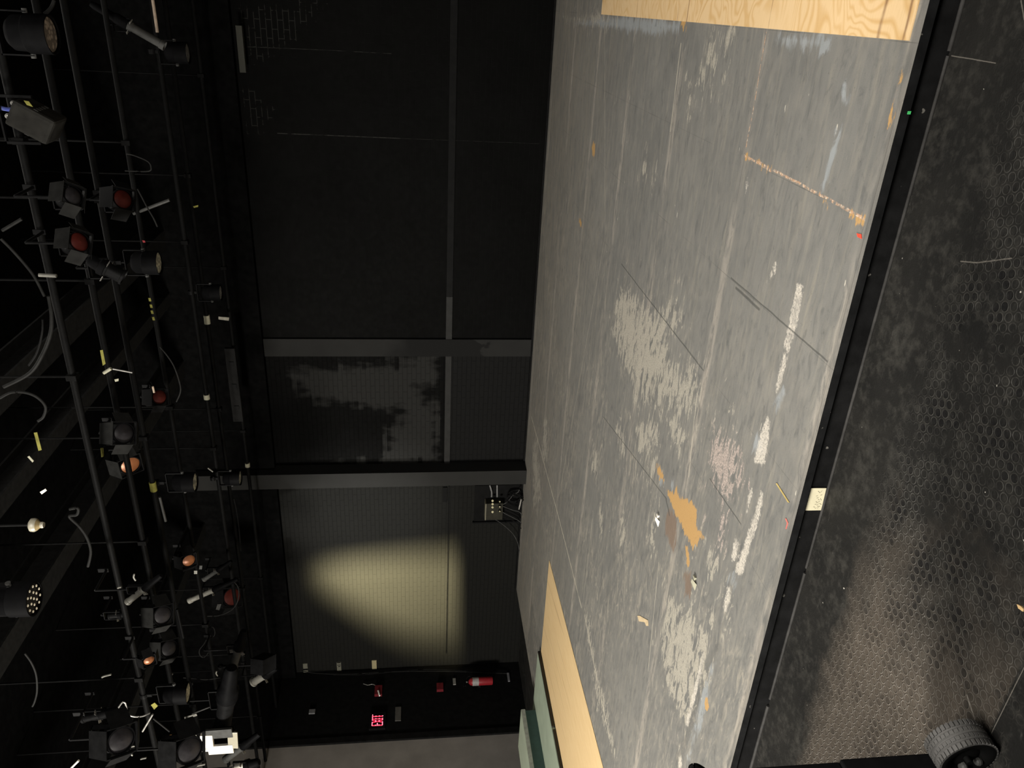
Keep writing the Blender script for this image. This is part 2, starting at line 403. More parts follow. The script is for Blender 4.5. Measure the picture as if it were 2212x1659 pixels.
stage = grid_sheet('floor_stage', (XS, EDGE, 0), (XR - XS, 0, 0), (0, WALL - 0.02 - EDGE, 0), 470, 280, M_stage,
                   dict(scuff=scuff, stripw=stripw, tan=tan, rust=rust, blue=blue, dark=dark, pink=pink), [0, 1])
structure(stage)
def bumpy_black(name, c, rough, var=0.4, nsc=12, spec=0.06, white=0.0):
    m, nt = material(name); P = nt.pos()
    n = nt.noise(P, nsc, 5); f = nt.noise(P, 120, 2)
    col = nt.mix(nt.ramp(n, 0.3, 0.7), tuple(q * (1 - var) for q in c), tuple(q * (1 + var) for q in c))
    if white: col = nt.mix(nt.m('MULTIPLY', nt.ramp(nt.noise(P, 26, 2, 0.4), 0.74, 0.77), white), col, (0.4, 0.38, 0.34))
    nt.put(nt.b.inputs['Base Color'], col); nt.b.inputs['Roughness'].default_value = rough
    nt.b.inputs['Specular IOR Level'].default_value = spec
    nt.put(nt.b.inputs['Normal'], nt.bump(nt.m('ADD', n, nt.m('MULTIPLY', f, 0.3)), 0.3, 0.004))
    return m
M_nose = bumpy_black('dark grey nosing paint', (0.0075, 0.0077, 0.0081), 0.6, white=0.25)
M_fascia = bumpy_black('black fascia paint', (0.006, 0.006, 0.0062), 0.7, white=0.25)
M_scuffline = bumpy_black('grey scuffed batten', (0.03, 0.029, 0.028), 0.6)
b = MB(); b.box((XS, EDGE, -0.036), (XR, EDGE + 0.03, -0.0008)); b.box((XS, EDGE + 0.03, -0.036), (XR, WALL - 0.02, -0.012))
structure(b.build('trim_1', M_nose))
structure(MB().box((XS, EDGE + 0.02, ZF), (XR, EDGE + 0.06, -0.036)).build('trim_2', M_fascia))
structure(MB().box((XS, EDGE + 0.06, ZF), (XS + 0.04, WALL - 0.02, -0.036)).build('trim_3', M_fascia))
# scuffed quarter round where fascia meets the floor
b = MB()
for xa, xb, r in ((XS, -3.25, 0.009), (-3.2, -2.36, 0.0075), (-2.33, -0.085, 0.0065), (-0.07, XR, 0.008)):
    b.cyl((xa, EDGE + 0.016, ZF + 0.004), (xb, EDGE + 0.016, ZF + 0.004), r, n=10)
structure(b.build('trim_4', M_scuffline, smooth=True))

# ------------------------------------------------------------------ house floor
def floor_material():
    m, nt = material('black house floor with ring imprints')
    P = nt.pos(); x, y, z = nt.sep(P)
    warp = nt.scale(nt.com(nt.m('SUBTRACT', nt.noise(P, 9, 2), 0.5), nt.m('SUBTRACT', nt.noise(nt.v('ADD', P, (5, 3, 0)), 9, 2), 0.5), 0.0), 0.012)
    q = nt.new('ShaderNodeVectorRotate', rotation_type='Z_AXIS'); nt.put(q.inputs['Vector'], nt.v('ADD', P, warp)); q.inputs['Angle'].default_value = math.radians(8)
    a = 0.0385; h = a * math.sqrt(3)
    def cell(off):
        s = nt.sep(nt.v('ADD', q.outputs[0], off))
        def w(c, p): return nt.m('MULTIPLY', nt.m('SUBTRACT', nt.m('FRACT', nt.m('DIVIDE', c, p)), 0.5), p)
        return nt.v('LENGTH', nt.com(w(s[0], a), w(s[1], h), 0.0), out=1)
    d = nt.m('MINIMUM', cell((0, 0, 0)), cell((a / 2, h / 2, 0)))
    ring = nt.m('SUBTRACT', 1.0, nt.m('DIVIDE', nt.m('ABSOLUTE', nt.m('SUBTRACT', d, 0.0152)), 0.0028), clamp=True)
    inside = nt.ramp(d, 0.0150, 0.0128)
    n1 = nt.noise(P, 2.6, 5, 0.62, 0.4); n2 = nt.noise(nt.v('ADD', P, (9, 2, 0)), 6.5, 4, 0.6); n3 = nt.noise(P, 22, 5, 0.65); fine = nt.noise(P, 150, 2)
    left = nt.ramp(nt.m('ADD', x, nt.m('MULTIPLY', nt.m('SUBTRACT', n1, 0.5), 1.2)), -1.55, -2.35)   # bare brown boards with every ring left whole
    clear = nt.ramp(nt.m('ADD', y, nt.m('MULTIPLY', nt.m('SUBTRACT', n2, 0.5), 0.25)), 2.42, 2.26)
    near = nt.ramp(y, 1.545, 1.555)
    some = nt.m('MULTIPLY', nt.ramp(nt.m('ADD', nt.m('MULTIPLY', n2, 0.6), nt.m('MULTIPLY', n1, 0.4)), 0.42, 0.50), nt.m('ADD', 0.15, nt.m('MULTIPLY', near, 0.75)))
    vis = nt.m('MULTIPLY', clear, nt.m('MAXIMUM', nt.m('MULTIPLY', left, near), some))
    col = nt.mix(nt.ramp(n1, 0.3, 0.7), (0.0085, 0.0085, 0.0082), (0.0145, 0.014, 0.0128))
    col = nt.mix(nt.m('MULTIPLY', nt.ramp(nt.m('ADD', nt.m('MULTIPLY', n3, 0.55), nt.m('MULTIPLY', n2, 0.45)), 0.48, 0.68), 0.6), col, (0.045, 0.043, 0.038))
    col = nt.mix(nt.m('MULTIPLY', left, nt.m('MULTIPLY', near, nt.m('MULTIPLY', clear, nt.m('ADD', 0.45, nt.m('MULTIPLY', n3, 0.4))))), col, (0.082, 0.068, 0.054))
    col = nt.mix(nt.m('MULTIPLY', nt.m('MULTIPLY', ring, vis), nt.m('ADD', 0.10, nt.m('MULTIPLY', nt.ramp(nt.noise(P, 30, 3), 0.35, 0.65), 0.8))), col, nt.mix(left, (0.082, 0.079, 0.072), (0.19, 0.172, 0.15)))
    hole = nt.m('MULTIPLY', nt.m('MULTIPLY', inside, vis), nt.ramp(nt.noise(P, 11, 3), 0.47, 0.58))
    col = nt.mix(nt.m('MULTIPLY', hole, nt.m('SUBTRACT', 0.85, nt.m('MULTIPLY', left, 0.45))), col, (0.0045, 0.0045, 0.005))
    scr = nt.ramp(nt.noise(nt.com(nt.m('MULTIPLY', x, 8), nt.m('MULTIPLY', y, 40), 1.0), 1.0, 4, 0.6, 1.0), 0.66, 0.8)
    col = nt.mix(nt.m('MULTIPLY', scr, 0.35), col, (0.11, 0.105, 0.095))
    col = nt.mix(nt.m('MULTIPLY', nt.ramp(nt.noise(P, 48, 1, 0.3), 0.835, 0.85), 0.8), col, (0.45, 0.43, 0.38))
    Pw = nt.v('ADD', P, nt.scale(nt.com(n2, n1, 0.0), 0.004))
    ln = segs(nt, Pw, [([(2055, 119), (2110, 128), (2150, 135)], 0.0022), ([(2212, 1440), (2060, 1745)], 0.002), ([(2088, 1500), (2108, 1560)], 0.004),
                       ([(2075, 563), (2110, 566), (2185, 556)], 0.0025), ([(2205, 0), (2212, 40)], 0.003)], z=ZF)
    col = nt.mix(nt.m('MULTIPLY', ln, nt.m('ADD', 0.3, n3)), col, (0.13, 0.12, 0.105))
    nt.put(nt.b.inputs['Base Color'], col)
    nt.put(nt.b.inputs['Roughness'], nt.m('ADD', 0.42, nt.m('MULTIPLY', n3, 0.3)))
    nt.b.inputs['Specular IOR Level'].default_value = 0.12
    hgt = nt.m('ADD', nt.m('MULTIPLY', nt.m('MULTIPLY', ring, vis), 0.7), nt.m('ADD', nt.m('MULTIPLY', hole, -0.6), nt.m('ADD', nt.m('MULTIPLY', n3, 0.8), nt.m('MULTIPLY', fine, 0.25))))
    nt.put(nt.b.inputs['Normal'], nt.bump(hgt, 0.8, 0.005))
    return m
structure(MB().box((XL - 0.2, -9, ZF - 0.1), (XR + 0.2, WALL + 0.1, ZF)).build('floor', floor_material()))

# ------------------------------------------------------------------ walls
bay_grey = [wpx([(628, 800), (700, 797), (780, 790), (850, 792), (945, 772), (948, 840), (900, 830), (902, 852), (935, 870), (946, 900), (950, 1002), (720, 1003), (820, 985), (845, 960), (835, 925), (880, 900), (870, 880), (820, 885), (720, 868), (650, 850)])]
bay_grey2 = [wpx([(845, 772), (945, 768), (945, 792), (860, 796)])]
def wall_material(brick=True):
    m, nt = material('black painted brick')
    P = nt.pos(); x, y, z = nt.sep(P)
    bt = nt.new('ShaderNodeTexBrick'); bt.offset = 0.5
    nt.put(bt.inputs['Vector'], nt.com(nt.m('ADD', x, 40.0) if brick else nt.m('ADD', y, 40.0), nt.m('ADD', z, 10.0), 0.0))
    for k, vv in (('Scale', 1.0), ('Mortar Size', 0.0052), ('Mortar Smooth', 0.5), ('Bias', 0.0), ('Brick Width', 0.203), ('Row Height', 0.0677)): bt.inputs[k].default_value = vv
    bt.inputs['Color1'].default_value = (0.9, 0.9, 0.9, 1); bt.inputs['Color2'].default_value = (1, 1, 1, 1); bt.inputs['Mortar'].default_value = (0.5, 0.5, 0.5, 1)
    mort = bt.outputs['Fac']
    n1 = nt.noise(P, 1.6, 4); n3 = nt.noise(P, 14, 4)
    col = nt.mix(nt.ramp(n1, 0.35, 0.65), (0.0014, 0.0014, 0.0013), (0.0019, 0.0019, 0.0018))
    if brick:
        b2 = nt.m('MULTIPLY', nt.ramp(x, -4.68, -4.69), nt.ramp(x, -6.72, -6.71))
        low = nt.m('MULTIPLY', b2, nt.ramp(z, 1.205, 1.2))
        col = nt.mix(nt.m('MULTIPLY', low, 0.8), col, (0.0078, 0.0078, 0.0078))
        brush = nt.noise(nt.com(nt.m('MULTIPLY', x, 9.0), nt.m('MULTIPLY', z, 3.2), 0.0), 1.0, 3, 0.5)
        rows = nt.noise(nt.com(nt.m('MULTIPLY', x, 1.2), nt.m('MULTIPLY', nt.m('FLOOR', nt.m('DIVIDE', z, 0.0677)), 0.77), 0.0), 1.0, 2)
        g = nt.m('ADD', nt.attr('bay_grey'), nt.m('MULTIPLY', nt.m('SUBTRACT', nt.m('ADD', nt.m('MULTIPLY', brush, 0.5), nt.m('MULTIPLY', rows, 0.5)), 0.5), 0.9))
        col = nt.mix(nt.m('MULTIPLY', nt.ramp(g, 0.05, -0.08), 0.9), col, nt.mix(n3, (0.0135, 0.0135, 0.013), (0.0175, 0.0175, 0.0165)))
        b3 = nt.ramp(x, -6.97, -6.98)
        col = nt.mix(b3, col, nt.mix(n1, (0.0075, 0.0075, 0.007), (0.009, 0.009, 0.0082)))
        # mortar scraped pale in the upper corner of the right bay
        sc = nt.m('MULTIPLY', nt.ramp(nt.m('ADD', nt.attr('chip'), nt.m('MULTIPLY', nt.m('SUBTRACT', n3, 0.5), 0.7)), 0.0, -0.06), mort)
        col = nt.mix(nt.m('MULTIPLY', sc, 0.5), col, (0.032, 0.032, 0.029))
        Pl = nt.v('ADD', P, nt.scale(nt.com(n3, 0.0, n3), 0.01))
        # hairline cracks and board joints
        out = None
        for pts, w in (([(530, 101), (700, 108), (845, 116)], 0.004), ([(600, 288), (700, 292), (864, 299)], 0.007), ([(864, 299), (1179, 311)], 0.002)):
            q = [at(a, c, Y=WALL) for a, c in pts]
            for a, c in zip(q[:-1], q[1:]):
                nn = nt.new('ShaderNodeGroup'); nn.node_tree = SEG
                nt.put(nn.inputs[0], P); nn.inputs[1].default_value = a; nn.inputs[2].default_value = c; nn.inputs[3].default_value = w
                out = nn.outputs[0] if out is None else nt.m('MAXIMUM', out, nn.outputs[0])
        col = nt.mix(nt.m('MULTIPLY', out, nt.ramp(n3, 0.35, 0.6)), col, (0.02, 0.02, 0.0185))
    col = nt.mix(nt.m('MULTIPLY', mort, 0.25), col, (0.003, 0.003, 0.003))
    nt.put(nt.b.inputs['Base Color'], col)
    nt.put(nt.b.inputs['Roughness'], nt.m('ADD', 0.55, nt.m('MULTIPLY', n3, 0.2)))
    nt.b.inputs['Specular IOR Level'].default_value = 0.03
    nt.put(nt.b.inputs['Normal'], nt.bump(nt.m('ADD', nt.m('MULTIPLY', nt.m('MULTIPLY', mort, nt.m('ADD', 0.12, nt.m('MULTIPLY', nt.ramp(x, -4.6, -4.75), 0.88))), -1.0), nt.m('MULTIPLY', n3, 0.4)), 0.6, 0.007))
    return m
chip = [wpx([(515, 20), (600, 10), (690, 0), (700, 15), (650, 60), (640, 85), (560, 125), (530, 130)]), wpx([(525, 190), (545, 190), (590, 250), (560, 280), (535, 280)])]
M_wall = wall_material()
wb = grid_sheet('wall_back', (XL - 0.1, WALL, ZF), (XR - XL + 0.2, 0, 0), (0, 0, CEIL - ZF), 300, 130, M_wall, dict(bay_grey=bay_grey + bay_grey2, chip=chip), [0, 2])
structure(wb)
M_black = bumpy_black('flat black wall paint', (0.004, 0.004, 0.004), 0.75)
M_side = bumpy_black('black side wall', (0.003, 0.003, 0.003), 0.8)
structure(MB().box((XL - 0.15, 8.97, ZF), (XL, WALL, CEIL)).build('wall_left', M_side))
structure(MB().box((XR, -9, ZF), (XR + 0.15, WALL, CEIL)).build('wall_right', M_side))
M_greywall = bumpy_black('grey painted side wall', (0.155, 0.143, 0.132), 0.65, var=0.12, nsc=3)
structure(MB().box((XL - 0.15, -9, ZF), (XL - 0.02, 8.86, CEIL)).build('wall_house_left', M_greywall))
structure(MB().box((XL - 0.15, 8.86, ZF), (XL + 0.02, 8.97, CEIL)).build('trim_5', M_black))
M_ceil = bumpy_black('black ceiling', (0.0025, 0.0025, 0.0025), 0.9, spec=0.02)
structure(MB().box((XL - 0.2, -9, CEIL), (XR + 0.2, WALL + 0.1, CEIL + 0.1)).build('ceiling', M_ceil))
structure(MB().box((XL, WALL - 0.12, 3.86), (XR, WALL - 0.005, CEIL)).build('beam_back', M_ceil))
structure(MB().box((XL, -9.2, ZF), (XR, -9, CEIL)).build('wall_house_rear', M_greywall))
# pilasters, rail and joints on the back wall
def pil_mat(name, c, patch):
    m, nt = material(name); P = nt.pos(); x, y, z = nt.sep(P)
    n = nt.noise(P, 5, 4)
    col = nt.mix(n, tuple(q * 0.85 for q in c), tuple(q * 1.15 for q in c))
    if patch:
        w = nt.m('ADD', z, nt.m('MULTIPLY', nt.m('SUBTRACT', nt.noise(P, 3.5, 3), 0.5), 0.9))
        dkk = nt.m('MULTIPLY', nt.ramp(w, 0.78, 0.82), nt.ramp(w, 2.2, 1.75))
        col = nt.mix(nt.m('MULTIPLY', dkk, 0.85), col, (0.007, 0.007, 0.007))
    nt.put(nt.b.inputs['Base Color'], col); nt.b.inputs['Roughness'].default_value = 0.7; nt.b.inputs['Specular IOR Level'].default_value = 0.03
    nt.put(nt.b.inputs['Normal'], nt.bump(n, 0.2, 0.004))
    return m
structure(MB().box((-4.69, WALL - 0.035, 0.0), (-4.42, WALL, 3.86)).build('pillar_1', pil_mat('patchy grey pilaster paint', (0.0155, 0.0155, 0.015), True)))
structure(MB().box((-6.80, WALL - 0.27, 0.0), (-6.545, WALL, 5.0)).build('pillar_2', pil_mat('grey pilaster paint', (0.0172, 0.0172, 0.0165), False)))
M_rail = bumpy_black('grey batten paint', (0.0185, 0.0185, 0.018), 0.6, var=0.15)
M_raild = bumpy_black('black batten paint', (0.0026, 0.0026, 0.0026), 0.6)
zr0, zr1 = 1.197, 1.285
structure(MB().box((-6.545, WALL - 0.028, zr0), (-4.69, WALL, zr1)).build('trim_6', M_rail))
xk = at(966, 640, Y=WALL).x
structure(MB().box((-4.42, WALL - 0.028, zr0), (xk, WALL, zr1)).build('trim_7', M_rail))
structure(MB().box((xk, WALL - 0.024, zr0), (XR, WALL, zr1)).build('trim_8', M_raild))
structure(MB().box((-10.6, WALL - 0.012, zr0 - 0.004), (-6.98, WALL, zr0 + 0.012)).build('trim_9', M_raild))
structure(MB().box((-7.0, WALL - 0.02, zr0 + 0.03), (-6.98 - 0.3, WALL, zr0 + 0.1)).build('trim_10', M_raild))
structure(MB().box((XS, WALL - 0.045, 0.0), (XR, WALL - 0.0, 0.028)).build('baseboard_back', M_black))
M_olive = plain('olive wood edge', (0.016, 0.016, 0.0105), 0.8)
p0, p1 = at(516, 55, Y=WALL - 0.15), at(524, 156, Y=WALL - 0.15)
tag(MB().box((p1.x, WALL - 0.20, p0.z - 0.04), (p0.x, WALL - 0.12, p0.z + 0.03)).build('wood_batten', M_olive), 'short olive wood batten high on the back wall near its right end', 'batten')

# ------------------------------------------------------------------ common materials
M_pipe = plain('black steel pipe', (0.0038, 0.0038, 0.0038), 0.6, 0.0, spec=0.04)
M_can = plain('black lantern paint', (0.003, 0.003, 0.0033), 0.6, spec=0.03)
M_can2 = plain('worn black lantern paint', (0.005, 0.005, 0.0052), 0.5, spec=0.06)
M_door = plain('dull grey barn door', (0.013, 0.013, 0.0125), 0.8, spec=0.03)
M_steel = plain('bare steel', (0.30, 0.29, 0.27), 0.4, 0.6)
M_white = plain('white enamel', (0.72, 0.68, 0.60), 0.45, var=0.06)
M_cream = plain('cream lamp glass', (0.28, 0.26, 0.20), 0.35, var=0.05)
M_cable = plain('black rubber cable', (0.006, 0.006, 0.006), 0.6, spec=0.05)
M_cableg = plain('grey cable', (0.014, 0.014, 0.0135), 0.6, spec=0.05)
M_cableb = plain('blue cable', (0.05, 0.07, 0.28), 0.5)
M_yellow = plain('yellow tape', (0.16, 0.15, 0.035), 0.7, spec=0.1)
M_yelloww = plain('pale tape', (0.30, 0.29, 0.22), 0.7, var=0.08, spec=0.1)
M_red = plain('red gel', (0.045, 0.007, 0.005), 0.5, spec=0.1)
M_copper = plain('copper reflector', (0.20, 0.07, 0.025), 0.4, 0.3)
M_orange = plain('orange label', (0.45, 0.20, 0.03), 0.6)
M_redp = plain('red paint', (0.17, 0.010, 0.014), 0.4, var=0.1, spec=0.3)
M_darkred = plain('dull red paint', (0.085, 0.009, 0.012), 0.6, spec=0.1)
M_bright = plain('pale grey metal and highlight tone', (0.17, 0.165, 0.145), 0.4, 0.2)  # pale metal, also puts the highlights on slanted barrels into their colour
M_mid = plain('grey barrel', (0.045, 0.045, 0.043), 0.5, 0.0, spec=0.2)
M_gl = plain('black moulded plastic', (0.004, 0.004, 0.0042), 0.7, spec=0.05)
def led_lens(name, c, es=0.0):
    m, nt = material(name)
    P = nt.obj(); s = nt.new('ShaderNodeTexVoronoi'); nt.put(s.inputs['Vector'], P); s.inputs['Scale'].default_value = 38
    d = nt.ramp(s.outputs['Distance'], 0.35, 0.55)
    nt.put(nt.b.inputs['Base Color'], nt.mix(d, c, tuple(q * 0.35 for q in c)))
    nt.b.inputs['Roughness'].default_value = 0.35
    return m
M_lens = led_lens('pale honeycomb lens', (0.62, 0.60, 0.48))
M_lensg = led_lens('grey honeycomb lens', (0.26, 0.26, 0.255))
M_lensb = led_lens('brownish lens', (0.36, 0.31, 0.27))
M_lensd = plain('dark lens plate', (0.014, 0.013, 0.014), 0.4, spec=0.1)
M_dot = plain('bright led optic', (0.9, 0.82, 0.62), 0.25, emit=(1.0, 0.85, 0.6), es=0.22, var=0.02)

# ------------------------------------------------------------------ pipe grid
ZP = 4.10
def pipe(label, y, x0, x1, r=0.024, z=ZP, hang=(), tapes=(), white=()):
    root = thing('lighting_pipe', label, 'pipe', ((x0 + x1) / 2, y, z), 'pipes of the lighting grid')
    MB().cyl((x0, y, z), (x1, y, z), r, n=14).build('tube', M_pipe, root, smooth=True)
    for hx in hang:
        b = MB(); b.cyl((hx, y, z + r), (hx, y, CEIL), 0.008, n=8); b.box((hx - 0.02, y - 0.034, z - 0.034), (hx + 0.02, y + 0.034, z + 0.034))
        b.build('hanger', M_pipe, root)
    for (xa, ya), (xb, yb) in tapes:
        a = at(xa, ya, Y=y).x; c = at(xb, yb, Y=y).x
        MB().cyl((a, y, z), (c, y, z), r + 0.006, n=14).build('yellow_tape', M_yellow, root, smooth=True)
    for (xa, ya), (xb, yb) in white:
        a = at(xa, ya, Y=y).x; c = at(xb, yb, Y=y).x
        MB().cyl((a, y, z), (c, y, z), r + 0.01, n=14).build('white_tape', M_yelloww, root, smooth=True)
    return root
YA, YB, YC, YE, YD, YF, YG, YH = 9.66, 8.62, 8.20, 6.98, 6.22, 5.78, 5.18, 3.5
pipe('lowest lighting pipe in the photo, running just in front of the back wall', YA, XL, 1.0, hang=(-0.9, -3.15, -5.5, -8.1, -10), tapes=(), white=(((541, 1000), (541.6, 1008)),))
pipe('lighting pipe one back from the back wall pipe, with a white wrapped sleeve', YB, XL, 1.0, hang=(-1.8, -4.6, -7.4, -9.9), white=(((449, 681), (452, 699)),))
pipe('lighting pipe close behind the one with the white sleeve, with a small pale tag', YC, XL, 1.0, hang=(-2.4, -4.9, -8.2), white=(((447, 852), (449, 862)),))
pipe('thin lighting pipe in the middle of the grid beneath the depth beams', YE, XL, 1.0, r=0.021, hang=(-1.2, -3.7, -6.5, -9.2))
pipe('lighting pipe carrying two of the large can lights, with yellow tape marks', YD, XL, 1.0, hang=(-1.5, -3.6, -6.9, -9.4), tapes=(((231, 1043), (233, 1062)),))
pipe('lighting pipe beside the taped one carrying the white flood light', YF, XL, 1.0, hang=(-2.0, -4.4, -7.0, -9.8))
pipe('lighting pipe nearest the viewer, passing the brown lens can light', YG, XL, 1.0, hang=(-0.9, -2.5, -5.4))
# long raceway clamped on the back pipe
xa, xb = at(511, 748, Y=YA).x, at(525, 905, Y=YA).x
root = thing('cable_raceway', 'long dark grey cable raceway box clamped along the back wall pipe', 'raceway', ((xa + xb) / 2, YA, ZP))
MB().box((xb, YA - 0.08, ZP - 0.03), (xa, YA - 0.026, ZP + 0.10)).build('raceway_body', plain('grey raceway', (0.013, 0.013, 0.013), 0.7, spec=0.05), root, bevel=0.004)
for k in range(3):
    xo = xb + (xa - xb) * (0.2 + 0.3 * k)
    MB().box((xo - 0.03, YA - 0.09, ZP + 0.0), (xo + 0.03, YA - 0.08, ZP + 0.06)).build('outlet', M_can2, root)

# roof beams running up- and downstage
M_beam = plain('dark steel beam', (0.015, 0.015, 0.0145), 0.8, spec=0.03)
def beam(label, x, w, h, z, y0, y1):
    b = MB(); b.box((x - w, y0, z), (x + w, y1, z + 0.02)); b.box((x - w, y0, z + h - 0.02), (x + w, y1, z + h)); b.box((x - 0.012, y0, z + 0.02), (x + 0.012, y1, z + h - 0.02))
    o = b.build('roof_beam', M_beam); tag(o, label, 'beam', 'roof beams above the lighting grid')
beam('steel roof beam passing beside the can light with glowing dots', -4.83, 0.11, 0.28, 4.95, -3, WALL - 0.12)
beam('steel roof beam above the middle of the stage, between two others', -3.80, 0.08, 0.22, 5.0, -3, WALL - 0.12)
beam('rightmost steel roof beam, beyond a hanging black cable', -2.98, 0.12, 0.28, 4.95, -3, WALL - 0.12)
beam('steel roof beam over the left side of the stage above the white flood', -7.6, 0.10, 0.26, 5.0, -3, WALL - 0.12)

# ------------------------------------------------------------------ lanterns
def clamp_mb(x, y, z0, zp, yp=None):
    b = MB()
    if yp is not None:
        b.cyl((x, y, zp - 0.03), (x, yp - 0.02, zp - 0.03), 0.010, n=10); b.cyl((x, y, z0), (x, y, zp - 0.03), 0.008, n=10)
        b.box((x - 0.016, yp - 0.036, zp - 0.045), (x + 0.016, yp - 0.024, zp + 0.03)); return b
    b = MB(); b.cyl((x, y, z0), (x, y, zp - 0.03), 0.008, n=10)
    b.lathe([(0.034, -0.02), (0.034, 0.02), (0.026, 0.02), (0.026, -0.02), (0.034, -0.02)], Matrix.Translation((x, y, zp)) @ Matrix.Rotation(math.pi / 2, 4, 'Y'), n=14)
    b.box((x - 0.014, y - 0.014, zp - 0.07), (x + 0.014, y + 0.014, zp - 0.03))
    return b
def can_light(label, px, py, dia_px, z, lens, yp=None, dots=False, name='can_light', length=1.15, tilt=(0, 0)):
    p = at(px, py, z=z)
    if yp is not None:
        p = at(px, py, Y=yp)
    r = dia_px * depth(p) / F / 2
    root = thing(name, label, 'stage light', p, 'can lights hung on the grid')
    T = Matrix.Translation(p) @ Matrix.Rotation(tilt[0], 4, 'X') @ Matrix.Rotation(tilt[1], 4, 'Y')
    L = 2 * r * length
    MB().lathe([(r * 0.93, 0.015), (r, 0.0), (r * 1.08, 0.0), (r * 1.08, L * 0.55), (r * 0.98, L * 0.6), (r * 0.95, L * 0.88), (r * 0.7, L), (0.001, L)], T).build('housing', M_can, root, smooth=True)
    ln = MB().lathe([(0.001, 0.012), (r * 0.5, 0.010), (r * 0.97, 0.014)], T).build('lens', lens, root, smooth=True)
    if dots:
        b = []
        for q, n_ in ((0.0, 1), (0.4, 6), (0.78, 11)):
            for k in range(n_):
                a = 2 * math.pi * k / n_ + 0.3
                c = T @ Vector((r * q * math.cos(a), r * q * math.sin(a), 0.004))
                MB().sph(c, r * 0.085, 10, (1, 1, 0.5)).build('led_optic', M_dot, ln, smooth=True)
    # U yoke from the sides up to the pipe
    zc = p.z + L * 0.5; zt = p.z + L + 0.06
    b = MB(); b.box((p.x - r * 1.2, p.y - 0.014, zc), (p.x - r * 1.12, p.y + 0.014, zt)); b.box((p.x + r * 1.12, p.y - 0.014, zc), (p.x + r * 1.2, p.y + 0.014, zt))
    b.box((p.x - r * 1.2, p.y - 0.014, zt - 0.006), (p.x + r * 1.2, p.y + 0.014, zt)); b.build('yoke', M_can2, root)
    for sg in (-1, 1): MB().cyl((p.x + sg * r * 1.32, p.y, zc + 0.01), (p.x + sg * r * 1.08, p.y, zc + 0.01), 0.014, n=10).build('tilt_knob', M_mid, root)
    clamp_mb(p.x, p.y, zt - 0.004, max(ZP, zt + 0.06)).build('clamp', M_can2, root, smooth=True)
    if dots: MB().cyl((p.x, p.y, max(ZP, zt + 0.06)), (p.x, p.y, CEIL), 0.012, n=10).build('drop_rod', M_pipe, root, smooth=True)
    return root
can_light('can light with brownish mottled lens near the upper left corner of the photo', 113, 75, 75, 3.72, M_lensb)
can_light('small can light with dull grey lens, on the back pipes at the photo top', 407, 115, 41, 3.8, M_lensg)
can_light('black can light with pale lens and visible barrel, beside two grey barn doors', 345, 568, 48, 3.74, M_lens)
can_light('small can light with dim lens, touching the back wall pipe', 478, 632, 33, 3.8, M_lensg)
can_light('black can light with a bright honeycomb lens, beside its smaller twin by the left column', 423, 1041, 40, 3.75, M_lens)
can_light('small can light with pale lens right beside the pipe above the left column', 520, 1032, 31, 3.8, M_lens)
can_light('large can light whose round face shows glowing white dots', 75, 1293, 70, 3.74, M_lensd, dots=True)
can_light('can light with a flat yellowish lens above the grey drum lantern', 408, 1496, 43, 3.72, M_lens)
can_light('small can light seen edge on beside the white flood light', 508, 1592, 30, 3.74, M_lensg)

def frame_to(d):
    d = Vector(d).normalized(); q = d.to_track_quat('Z', 'Y').to_matrix().to_4x4(); return q
def fresnel(label, px, py, y, size_px, aim, face, doors=4, door_mat=None):
    """short square lantern, aimed along aim, with hinged barn doors round its face"""
    yp_ = y; y = y - 0.30
    p = at(px, py, Y=y); r = size_px * depth(p) / F / 2
    root = thing('fresnel_light', label, 'stage light', p, 'barn door lanterns on the grid')
    T = Matrix.Translation(p) @ frame_to(aim)
    MB().lathe([(r * 0.9, 0.0), (r, 0.0), (r, -r * 1.5), (r * 0.75, -r * 2.1), (0.001, -r * 2.15)], T, n=20).build('housing', M_can, root, smooth=True)
    MB().lathe([(0.001, 0.012), (r * 0.55, 0.006), (r * 0.9, -0.012)], T).build('lens', face, root, smooth=True)
    b = MB()
    for s in (-1, 1):
        b.box((s * r * 1.06 - 0.004, -r * 1.06, -0.02), (s * r * 1.06 + 0.004, r * 1.06, 0.01), T)
        b.box((-r * 1.06, s * r * 1.06 - 0.004, -0.02), (r * 1.06, s * r * 1.06 + 0.004, 0.01), T)
    b.build('door_frame', M_can2, root)
    for k in range(doors):
        A = T @ Matrix.Rotation(k * math.pi / 2, 4, 'Z') @ Matrix.Translation((0, r * 1.08, 0.012)) @ Matrix.Rotation(math.radians(-62 + 10 * (k % 2)), 4, 'X')
        w = r * (1.05 if k % 2 == 0 else 0.8)
        MB().slab([A @ Vector(q) for q in ((-w, 0, 0), (w, 0, 0), (w * 0.92, r * 1.45, 0), (-w * 0.92, r * 1.45, 0))], (T.to_3x3() @ Vector((0, 0, 0.003)))).build('barn_door', door_mat or M_door, root)
    q = T @ Vector((0, 0, -r * 0.8)); zt = q.z + r * 1.5
    b = MB(); b.box((q.x - r * 1.2, q.y - 0.015, q.z - 0.02), (q.x - r * 1.1, q.y + 0.015, zt)); b.box((q.x + r * 1.1, q.y - 0.015, q.z - 0.02), (q.x + r * 1.2, q.y + 0.015, zt)); b.box((q.x - r * 1.2, q.y - 0.015, zt - 0.006), (q.x + r * 1.2, q.y + 0.015, zt))
    b.build('yoke', M_can2, root)
    clamp_mb(q.x, q.y, zt - 0.003, max(ZP, zt + 0.06), max(yp_, q.y + 0.08)).build('clamp', M_can2, root, smooth=True)
    return root
aimL = (-0.2, -0.8, -0.6)
fresnel('barn door lantern with dark red gel, topmost of the red faced ones in the photo', 266, 430, YD, 44, (0.3, -0.55, -0.6), M_red, door_mat=M_can2)
